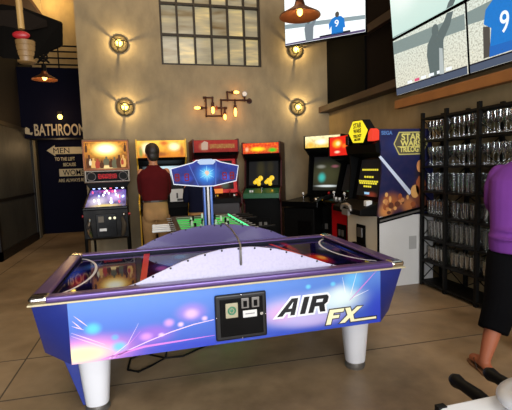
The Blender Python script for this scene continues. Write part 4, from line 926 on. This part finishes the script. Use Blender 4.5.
lvl_desc = {1: ('pint', 'clear pint glass on the lowest filled board of the black rack', 'glasses on the lowest filled board'),
            2: ('tall', 'tall clear glass on the second filled board of the rack from below', 'glasses on the second filled board'),
            3: ('pint', 'clear pint glass on the rack board level with the slanted black moulding', 'glasses on the third filled board'),
            4: ('tall', 'tall clear glass on the rack board just above the middle', 'glasses on the fourth filled board'),
            5: ('stem', 'clear stemmed glass on the rack board second from the top', 'glasses on the second board from the top'),
            6: ('stem', 'clear stemmed glass on the topmost filled board of the black rack', 'glasses on the topmost filled board')}
random.seed(2)
for k, (kd, lb, gp) in lvl_desc.items():
    src = None
    for i in range(3):
        a, b = posts_y[i], posts_y[i + 1]
        for row in range(2):
            for j in range(6):
                y = a - .05 - (a - b - .10) * j / 5; x = SX + .06 + row * .12 + random.uniform(-.008, .008)
                if src is None: src = glass(kd, lb, gp, (x, y, levels[k])); continue
                o = src.copy(); C.objects.link(o); o.location = (x, y, levels[k])

# ------------------------------------------------------------------ displays
BZ = M['gloss_black']
def screen_poly(pts, name, mat, par, k=0):
    return MB().prism(pts, -.0305 - .0004 * k, -.0315 - .0004 * k).build(name, mat, par)
def circ(cx, cz, rx, rz, n=14): return [(cx + rx * math.cos(2 * PI * i / n), cz + rz * math.sin(2 * PI * i / n)) for i in range(n)]
GR = glow('pic_grey', (.13, .17, .17, 1), .9); GR2 = glow('pic_band', (.25, .32, .31, 1), .9); BLU = glow('pic_blue', (.015, .19, .6, 1), 1.); BLD = glow('pic_blue_dark', (.02, .14, .5, 1), 1.)
SKN = glow('pic_skin', (.10, .09, .08, 1), .8); WHT = glow('pic_white', (.9, .95, 1., 1), 1.); STRIP = glow('pic_strip', (.085, .11, .17, 1), .9); DKS = glow('pic_dark', (.02, .02, .04, 1), .6); PK = glow('pic_pink', (.8, .12, .25, 1), .9)
SKY = artmat('screen_picture_top', col(196, 224, 216), col(226, 240, 232), 0, .7, [(.3, .5, .5, .4, col(240, 250, 246), .8)], emit=1.0)
CRD = artmat('screen_picture_crowd', col(226, 224, 206), col(216, 226, 216), 0, .7, [], noise=(48, .6, col(120, 116, 96)), emit=1.0)
tilt = R(4.83)
VO = Vector((3.18, 4.83, 2.33)); Uv = Vector((0, -1, 0)); Vv = Vector((-math.sin(tilt), 0, math.cos(tilt)))
def vpanel(u0, v0, label, smat):
    t = thing('video_wall_display', label, 'television', VO + Uv * u0 + Vv * v0, R(-90), None, tilt)
    MB().box(.004, 1.256, -.02, .05, .004, .706).build('housing', BZ, t, bevel=.004)
    s = MB().box(.014, 1.246, -.030, -.018, .014, .696).build('screen', smat, t)
    MB().box(.45, .80, .05, .17, .2, .5).build('wall_mount', M['steel'], t)
    return t, s
p1, s1 = vpanel(.02, .02, 'large video wall display showing a grey figure with raised arms in front of a crowd', CRD)
p2, s2 = vpanel(1.29, .02, 'large video wall display showing a player in a blue jersey numbered nine', CRD)
p3, s3 = vpanel(.02, .74, 'pale upper video wall display above the grey figure with raised arms', SKY)
p4, s4 = vpanel(1.29, .74, 'pale upper video wall display above the player in the blue jersey', SKY)
sh = lambda pts, u0, v0: [(a - u0, b - v0) for a, b in pts]
A1 = lambda pts, nm, m, k=0: screen_poly(sh(pts, .02, .02), nm, m, s1, k)
A1([(.034, .55), (1.266, .47), (1.266, .62), (.034, .70)], 'picture_band', GR2)
A1([(.034, .034), (1.266, .034), (1.266, .105), (.034, .115)], 'picture_strip', STRIP, 1)
A1([(.034, .112), (1.266, .104), (1.266, .118), (.034, .126)], 'picture_strip_edge', DKS, 2)
A1([(.71, .12), (.93, .11), (.94, .30), (.95, .46), (1.06, .58), (1.12, .70), (1.03, .712), (.97, .64), (.88, .57), (.86, .54), (.82, .54), (.78, .57), (.76, .55), (.69, .48), (.67, .37)], 'picture_figure', GR, 2)
A1(circ(.83, .60, .055, .065), 'picture_figure', GR, 3)
A1([(.86, .12), (.93, .11), (.93, .38), (.88, .4)], 'picture_figure', glow('pic_light', (.5, .56, .56, 1), .9), 4)
for a, m_ in ((.28, WHT), (.42, PK), (.54, WHT), (.68, WHT), (.82, WHT), (.96, WHT)): A1([(a, .132), (a + .09, .130), (a + .09, .162), (a, .164)], 'picture_ticker', m_, 3)
A2 = lambda pts, nm, m, k=0: screen_poly(sh(pts, 1.29, .02), nm, m, s2, k)
A2([(1.304, .50), (1.62, .47), (1.62, .62), (1.304, .62)], 'picture_band', GR2)
A2([(1.304, .034), (2.53, .034), (2.53, .10), (1.304, .105)], 'picture_strip', STRIP, 1)
A2([(1.304, .103), (2.53, .098), (2.53, .112), (1.304, .118)], 'picture_strip_edge', DKS, 2)
A2([(1.49, .42), (1.57, .40), (1.56, .13), (1.48, .13)], 'picture_arm', SKN, 1)
A2([(1.50, .44), (1.53, .56), (1.62, .62), (1.86, .66), (2.02, .62), (2.06, .44), (1.98, .40), (1.96, .125), (1.55, .125), (1.585, .38)], 'picture_jersey', BLU, 2)
A2([(1.55, .125), (1.96, .125), (1.95, .20), (1.56, .22)], 'picture_jersey_hem', BLD, 3)
A2(circ(1.77, .70, .07, .015), 'picture_collar', SKN, 3)
text('picture_number', '9', .26, WHT, s2, (1.68 - 1.29, -.0335, .30 - .02), (R(90), 0, 0), .0006, 'LEFT', .002, .85)
screen_poly(sh([(.034, .765), (.034, .755), (.6, .755)], .02, .74), 'picture_band', GR2, s3)
screen_poly(sh([(1.02, .755), (1.12, .755), (1.16, .80), (1.10, .84), (1.05, .80)], .02, .74), 'picture_figure', GR, s3, 1)
screen_poly(sh([(1.304, .755), (1.9, .755), (1.9, .85), (1.304, .84)], 1.29, .74), 'picture_band', GR2, s4)
# hanging television
tvu = Vector((.92, -.80, 0)).normalized(); tva = math.atan2(tvu.y, tvu.x)
tv = thing('hanging_television', 'television hung from the ceiling showing a small grey figure and a small blue jersey', 'television', (2.08, 6.10, 3.30), tva)
MB().box(0, 1.22, -.02, .06, -.005, .70).build('housing', BZ, tv, bevel=.005)
SKY2 = artmat('television_picture', col(232, 238, 240), col(244, 250, 250), 0, .7, [(.3, .1, .4, .12, col(225, 232, 228), .8)], emit=1.15)
ts = MB().box(.012, 1.208, -.030, -.018, .012, .69).build('screen', SKY2, tv)
MB().box(.45, .75, .05, .12, .2, .6).cyl((.6, .085, .5), (.6, .085, ZC - 3.3), .03).build('ceiling_mount', M['steel'], tv)
TV = lambda pts, nm, m, k=0: screen_poly(pts, nm, m, ts, k)
TV([(.014, .25), (1.206, .18), (1.206, .235), (.014, .315)], 'picture_band', glow('pic_band_pale', (.28, .36, .39, 1), .95))
TV([(.014, .014), (1.206, .014), (1.206, .045), (.014, .035)], 'picture_strip', glow('pic_strip_violet', (.12, .09, .2, 1), .8), 1)
TV([(.55, .04), (1.0, .04), (1.0, .07), (.55, .06)], 'picture_strip', DKS, 2)
TV([(.34, .02), (.45, .02), (.46, .2), (.52, .34), (.50, .36), (.43, .26), (.34, .27), (.32, .2)], 'picture_figure', glow('pic_fig', (.2, .24, .27, 1), .9), 2)
TV(circ(.385, .29, .025, .03), 'picture_figure', GR, 3)
TV([(.73, .05), (.73, .17), (.70, .12), (.69, .2), (.74, .27), (.79, .29), (.87, .285), (.915, .24), (.93, .12), (.90, .12), (.90, .05)], 'picture_jersey', BLU, 2)
TV(circ(.815, .315, .03, .04), 'picture_head', SKN, 3)
text('picture_number', '9', .13, WHT, ts, (.775, -.0335, .15), (R(90), 0, 0), .0006, 'LEFT', .002)

# ------------------------------------------------------------------ people
SKIN = pmat('skin', col(186, 122, 86), .5, var=.08); HAIRD = pmat('dark_hair', col(34, 22, 15), .55, var=.3, scale=40)
def head(b, c, k=1., yaw_=0.):
    """head looking +y; c = centre"""
    q = Matrix.Rotation(yaw_, 3, 'Z'); V = lambda x, y, z: Vector(c) + q @ Vector((x * k, y * k, z * k))
    b.ell(V(0, -.005, .025), (.077 * k, .096 * k, .100 * k), 20, 14, q)
    b.ell(V(0, .022, -.045), (.056 * k, .068 * k, .072 * k), 16, 10, q)
    b.ell(V(0, .096, -.012), (.013 * k, .022 * k, .026 * k), 10, 8, q)
    b.ell(V(0, .080, -.058), (.026 * k, .014 * k, .010 * k), 10, 6, q)
    for s in (-1, 1):
        b.ell(V(s * .078, -.008, -.008), (.012 * k, .024 * k, .034 * k), 10, 8, q)
        b.ell(V(s * .032, .082, .022), (.016 * k, .010 * k, .010 * k), 10, 6, q)
def eyes(c, par, k=1., yaw_=0.):
    q = Matrix.Rotation(yaw_, 3, 'Z')
    for s in (-1, 1):
        MB().ell(Vector(c) + q @ Vector((s * .032 * k, .089 * k, .018 * k)), (.010, .006, .007), 10, 8).build('eye', pmat('eye_dark', col(40, 28, 22), .2), par, smooth=True)
def hand(b, w, d, side, up=Vector((0, 0, 1)), curl=.5):
    """palm from wrist w along d with five bent fingers"""
    d = Vector(d).normalized(); up = (Vector(up) - d * Vector(up).dot(d)).normalized(); s = d.cross(up).normalized() * side
    w = Vector(w)
    b.limb([w, w + d * .045, w + d * .085], [.024, .032, .034], 12, True, .55, up)
    for i, L_ in enumerate((.068, .078, .073, .058)):
        o = w + d * .085 + s * (.026 - i * .0175)
        p1_ = o + d * L_ * .45 - up * .004; p2_ = p1_ + (d * (1 - curl) - up * curl).normalized() * L_ * .33; p3_ = p2_ + (d * (1 - 1.6 * curl) - up * curl * 1.4).normalized() * L_ * .26
        b.limb([o - d * .015, o, p1_, p2_, p3_], [.0095, .0095, .009, .0085, .0075], 8)
    o = w + d * .03 + s * .026
    b.limb([o, o + s * .022 + d * .02, o + s * .03 + d * .05 - up * .012], [.012, .011, .009], 8)
def leg_(b, hip, knee, ankle, toe, r=(.085, .06, .05, .036)):
    h_, k_, a_ = Vector(hip), Vector(knee), Vector(ankle)
    b.limb([h_, h_.lerp(k_, .5), k_, k_.lerp(a_, .3), k_.lerp(a_, .75), a_], [r[0], (r[0] + r[1]) / 2, r[1], r[2] * 1.12, r[2] * .85, r[3]], 16)
def foot_(b, ankle, d, L_=.26):
    a = Vector(ankle); d = Vector(d).normalized()
    heel = Vector((a.x, a.y, .036)) - d * .05
    b.limb([heel, heel + d * .09 + Vector((0, 0, .012)), heel + d * .17, heel + d * (L_ - .06)], [.034, .04, .038, .026], 14, True, .8, (0, 0, 1))
    b.limb([a, heel + d * .05 + Vector((0, 0, .03))], [.038, .04], 12)

# man at the yellow cabinet, back to the viewer
MX = dict(loc=(.02, 5.62, 0), rz=R(-2))
mn = thing('person', 'person in maroon shirt and khaki trousers standing with back turned at the yellow cabinet', 'person', MX['loc'], MX['rz'])
b = MB()
b.oval([(0, 0, .93, .14, .10), (0, 0, 1.05, .135, .095), (0, .0, 1.25, .155, .105), (0, .0, 1.42, .17, .10), (0, -.005, 1.50, .13, .08), (0, -.005, 1.56, .06, .055)])
b.limb([(0, -.01, 1.50), (0, 0, 1.58), (0, .015, 1.66)], [.062, .056, .056], 14)
HC = (-.012, .015, 1.715); hy = R(22)
head(b, HC, 1.0, hy)
for s in (-1, 1):
    sh_, el_, wr = (s * .165, 0, 1.47), (s * .165, .09, 1.19), (s * .10, .33, 1.12)
    b.limb([sh_, ((sh_[0] + el_[0]) / 2, .02, 1.33), el_], [.05, .046, .038], 12); b.limb([el_, (s * .135, .21, 1.16), wr], [.038, .036, .026], 12)
    hand(b, wr, (-s * .2, .95, -.1), s, (0, 0, 1), .35)
    leg_(b, (s * .09, 0, .93), (s * .095, .02, .50), (s * .10, -.01, .09), None, (.08, .056, .05, .036))
body = b.build('body', SKIN, mn, remesh=.009)
eyes(HC, mn, 1., hy)
c = MB()
c.oval([(0, -.005, 1.09, .164, .122), (0, -.005, 1.13, .172, .128), (0, -.005, 1.25, .182, .128), (0, -.01, 1.40, .196, .122), (0, -.008, 1.475, .178, .10), (0, -.005, 1.525, .10, .075), (0, 0, 1.565, .07, .066)])
for s in (-1, 1):
    c.limb([(s * .148, 0, 1.452), (s * .165, .015, 1.38), (s * .168, .06, 1.25), (s * .165, .09, 1.20)], [.062, .062, .058, .055], 14)
    c.limb([(s * .165, .09, 1.20), (s * .14, .19, 1.17), (s * .115, .28, 1.14)], [.053, .048, .042], 12)
c.build('shirt', pmat('maroon_cloth', col(80, 17, 20), .9, spec=.1, var=.2, scale=14), mn, remesh=.012)
k = MB()
k.oval([(0, -.005, .84, .16, .12), (0, -.005, .92, .172, .13), (0, -.005, 1.05, .160, .117), (0, -.005, 1.11, .157, .114)])
for s in (-1, 1):
    k.ell((s * .075, -.07, .90), (.085, .075, .10), 14, 10)
    k.limb([(s * .09, 0, .88), (s * .095, .01, .70), (s * .098, .02, .50), (s * .10, .0, .30), (s * .10, -.005, .10)], [.098, .092, .08, .075, .072], 16, False)
k.build('trousers', pmat('khaki_cloth', col(158, 122, 80), .9, spec=.1, var=.15, scale=12), mn, remesh=.012)
MB().oval([(0, -.005, 1.075, .166, .122), (0, -.005, 1.11, .164, .120)]).build('belt', pmat('brown_belt', col(46, 30, 20), .5), mn)
hr = MB(); q = Matrix.Rotation(hy, 3, 'Z')
HV = lambda x, y, z: Vector(HC) + q @ Vector((x, y, z))
hr.ell(HV(0, -.022, .040), (.094, .106, .104), 20, 14, q); hr.ell(HV(0, -.055, -.025), (.08, .06, .08), 16, 10, q)
hr.ell(HV(0, .03, .095), (.07, .06, .035), 14, 8, q)
hr.build('hair', HAIRD, mn, remesh=.008)
for s in (-1, 1):
    sh_ = MB(); foot_(sh_, (s * .10, -.01, .09), (s * .15, 1, 0), .29); sh_.build('shoe', pmat('dark_shoe', col(36, 26, 22), .5), mn, remesh=.009)

# shorter person hidden behind the scoreboard
m2 = thing('person', 'person in navy top and khaki trousers mostly hidden behind the scoreboard', 'person', (.655, 6.02, 0), 0)
b = MB(); kk = .86
b.oval([(0, 0, .93 * kk, .13, .10), (0, 0, 1.05 * kk, .12, .09), (0, 0, 1.25 * kk, .135, .10), (0, 0, 1.42 * kk, .15, .09), (0, 0, 1.5 * kk, .11, .075), (0, 0, 1.56 * kk, .05, .05)])
b.limb([(0, 0, 1.5 * kk), (0, .01, 1.64 * kk)], [.055, .05], 12)
HC2 = (0, .015, 1.70 * kk); head(b, HC2, .93)
for s in (-1, 1):
    b.limb([(s * .17, 0, 1.26), (s * .195, .03, 1.04)], [.045, .036], 12); b.limb([(s * .195, .03, 1.04), (s * .16, .24, 1.03)], [.036, .025], 12)
    hand(b, (s * .16, .24, 1.03), (-s * .2, .95, -.05), s, (0, 0, 1), .3)
    leg_(b, (s * .085, 0, .80), (s * .09, .01, .44), (s * .09, -.01, .08), None, (.078, .054, .046, .034))
b.build('body', SKIN, m2, remesh=.009); eyes(HC2, m2, .93)
c = MB(); c.oval([(0, 0, .86, .17, .13), (0, 0, 1.0, .158, .12), (0, 0, 1.2, .175, .115), (0, 0, 1.27, .165, .095), (0, 0, 1.32, .085, .065)])
for s in (-1, 1): c.limb([(s * .15, 0, 1.25), (s * .185, .015, 1.13), (s * .195, .03, 1.05)], [.058, .054, .05], 12)
c.build('top', pmat('navy_cloth', col(18, 20, 40), .9, spec=.1), m2, remesh=.012)
k = MB(); k.oval([(0, -.005, .74, .155, .12), (0, -.005, .82, .166, .128), (0, 0, .90, .15, .11)])
for s in (-1, 1):
    k.ell((s * .07, -.06, .79), (.085, .075, .09), 14, 10); k.limb([(s * .085, 0, .77), (s * .09, .01, .44), (s * .09, -.005, .09)], [.094, .078, .066], 16, False)
k.build('trousers', pmat('khaki_cloth_warm', col(168, 124, 74), .85, var=.15, scale=12), m2, remesh=.012)
hr = MB(); hr.ell(Vector(HC2) + Vector((0, -.02, .035)), (.082, .093, .09), 20, 14); hr.ell(Vector(HC2) + Vector((0, -.06, -.05)), (.07, .05, .1), 14, 10)
hr.build('hair', HAIRD, m2, remesh=.008)
for s in (-1, 1):
    sh_ = MB(); foot_(sh_, (s * .09, -.01, .08), (s * .1, 1, 0), .25); sh_.build('shoe', pmat('dark_shoe_small', col(36, 30, 28), .5), m2, remesh=.009)

# person in purple, cut by the picture's edge
RZ3 = R(-52)
def L3(x, y, z):
    v = Matrix.Rotation(-RZ3, 3, 'Z') @ Vector((x - 2.585, y - 2.38, z)); return (v.x, v.y, v.z)
def lean(b):
    for v in b.bm.verts:
        if v.co.z > .92: v.co.y += (v.co.z - .92) * .5; v.co.z -= (v.co.z - .92) * .05
    return b
m3 = thing('person', 'person in purple shirt, black shorts and flip-flops standing beside the glass rack', 'person', (2.585, 2.38, 0), RZ3)
b = MB()
b.oval([(0, 0, .93, .15, .11), (0, 0, 1.05, .14, .10), (0, 0, 1.25, .16, .11), (0, 0, 1.40, .17, .10), (0, 0, 1.46, .13, .085), (0, .01, 1.52, .06, .055)])
b.limb([(0, .0, 1.46), (0, .03, 1.62)], [.062, .056], 14)
HC3 = (0, .05, 1.675); head(b, HC3, .98)
SK3 = pmat('tanned_skin', col(160, 92, 62), .6, var=.08)
for s in (-1, 1):
    sh_, el_, wr = (s * .19, .02, 1.42), (s * .20, .12, 1.14), (s * .09, .36, 1.20)
    b.limb([sh_, ((sh_[0] + el_[0]) / 2, .06, 1.28), el_], [.05, .046, .038], 12); b.limb([el_, (s * .15, .25, 1.17), wr], [.038, .036, .026], 12)
    hand(b, wr, (-s * .5, .8, .1), s, (0, 0, 1), .45)
AN = {-1: L3(2.20, 2.285, .10), 1: L3(2.72, 2.46, .10)}
KN = {-1: L3(2.375, 2.335, .48), 1: L3(2.71, 2.46, .50)}
for s in (-1, 1):
    leg_(b, (s * .09, 0, .90), KN[s], AN[s], None, (.08, .062, .058, .038))
    fd = Vector(L3(2.585 + .25, 2.38 + 1, 0)) if s < 0 else Vector((0, 1, 0))
    a = Vector(AN[s]); d = fd.normalized(); sd = d.cross(Vector((0, 0, 1)))
    heel = Vector((a.x, a.y, .052)) - d * .045
    b.limb([heel, heel + d * .08 + Vector((0, 0, .014)), heel + d * .155, heel + d * .195 - Vector((0, 0, .006))], [.034, .042, .042, .032], 14, True, .75, (0, 0, 1))
    b.limb([a, heel + d * .05 + Vector((0, 0, .03))], [.039, .042], 12)
    for i in range(5):
        o = heel + d * (.20 - .008 * i) + sd * (-s) * (-.03 + i * .0155) * -1
        o.z = .04; b.limb([o, o + d * (.042 - .005 * i)], [.013 if i == 0 else .009, .011 if i == 0 else .008], 8)
lean(b).build('body', SK3, m3, remesh=.0075); eyes((0, HC3[1] + .378, HC3[2] - .038), m3, .98)
c = MB()
c.oval([(0, -.01, .82, .20, .165), (0, -.01, .90, .205, .17), (0, -.005, .96, .20, .165), (0, -.005, 1.02, .205, .17), (0, -.015, 1.2, .225, .18), (0, -.02, 1.36, .235, .165), (0, -.01, 1.45, .19, .115), (0, .005, 1.50, .11, .085), (0, .015, 1.535, .075, .068)])
for s in (-1, 1):
    c.limb([(s * .175, .0, 1.405), (s * .20, .03, 1.30), (s * .208, .09, 1.18), (s * .20, .13, 1.13)], [.078, .078, .07, .064], 14)
    c.limb([(s * .20, .13, 1.13), (s * .16, .24, 1.16), (s * .11, .33, 1.19)], [.06, .052, .044], 12)
for z, r_w in ((.93, .15), (.99, .14)): c.torus((0, -.01, z), r_w + .04, .012, 'z', sx=1.05)
lean(c).build('shirt', pmat('purple_cloth', col(110, 56, 138), .9, spec=.1, var=.12, scale=9), m3, remesh=.011)
k = MB(); k.oval([(0, -.005, .70, .19, .14), (0, -.005, .80, .192, .145), (0, -.005, .90, .178, .132)])
for s in (-1, 1):
    kx, ky, kz = KN[s]; ax_, ay_, az_ = AN[s]
    mid = Vector(KN[s]).lerp(Vector(AN[s]), .52)
    k.limb([(s * .09, -.01, .80), ((s * .09 + kx) / 2, ky / 2, .64), (kx, ky, .46), tuple(mid)], [.125, .122, .112, .10], 18, False)
lean(k).build('shorts', pmat('black_cloth', col(9, 9, 11), .9, spec=.05, var=.2), m3, remesh=.011)
hr = MB(); hr.ell(Vector(HC3) + Vector((0, -.022, .038)), (.086, .098, .096), 20, 14); hr.ell(Vector(HC3) + Vector((0, -.055, -.02)), (.07, .055, .07), 14, 10)
lean(hr).build('hair', HAIRD, m3, remesh=.008)
FF = pmat('flip_flop_brown', col(120, 84, 56), .6)
for s in (-1, 1):
    fd = Vector(L3(2.585 + .25, 2.38 + 1, 0)) if s < 0 else Vector((0, 1, 0)); d = fd.normalized(); sd = d.cross(Vector((0, 0, 1)))
    a = Vector(AN[s]); o = Vector((a.x, a.y, 0)) - d * .09
    prf = [(-.030, .005), (-.042, .05), (-.036, .12), (-.048, .20), (-.036, .265), (0, .285), (.036, .265), (.048, .20), (.036, .12), (.042, .05), (.030, .005)]
    pts = [(o + d * v + sd * u) for u, v in prf]
    fl = MB().hexa([(p.x, p.y, 0) for p in pts], [(p.x, p.y, .018) for p in pts]).build('flip_flop', FF, m3)
    tp = o + d * .20 + Vector((0, 0, .075)); l1 = o + d * .12 - sd * .04 + Vector((0, 0, .018)); l2 = o + d * .12 + sd * .04 + Vector((0, 0, .018)); tp2 = o + d * .235 + Vector((0, 0, .02))
    MB().limb([l1, o + d * .165 - sd * .034 + Vector((0, 0, .07)), tp, tp2], [.007] * 4, 8).limb([l2, o + d * .165 + sd * .034 + Vector((0, 0, .07)), tp], [.007] * 3, 8).build('strap', M['dark_wood'], fl)

# ------------------------------------------------------------------ view
vs = bpy.context.scene.view_settings
vs.view_transform = 'Standard'; vs.look = 'None'; vs.exposure = 0.; vs.gamma = 1.; vs.use_curve_mapping = False
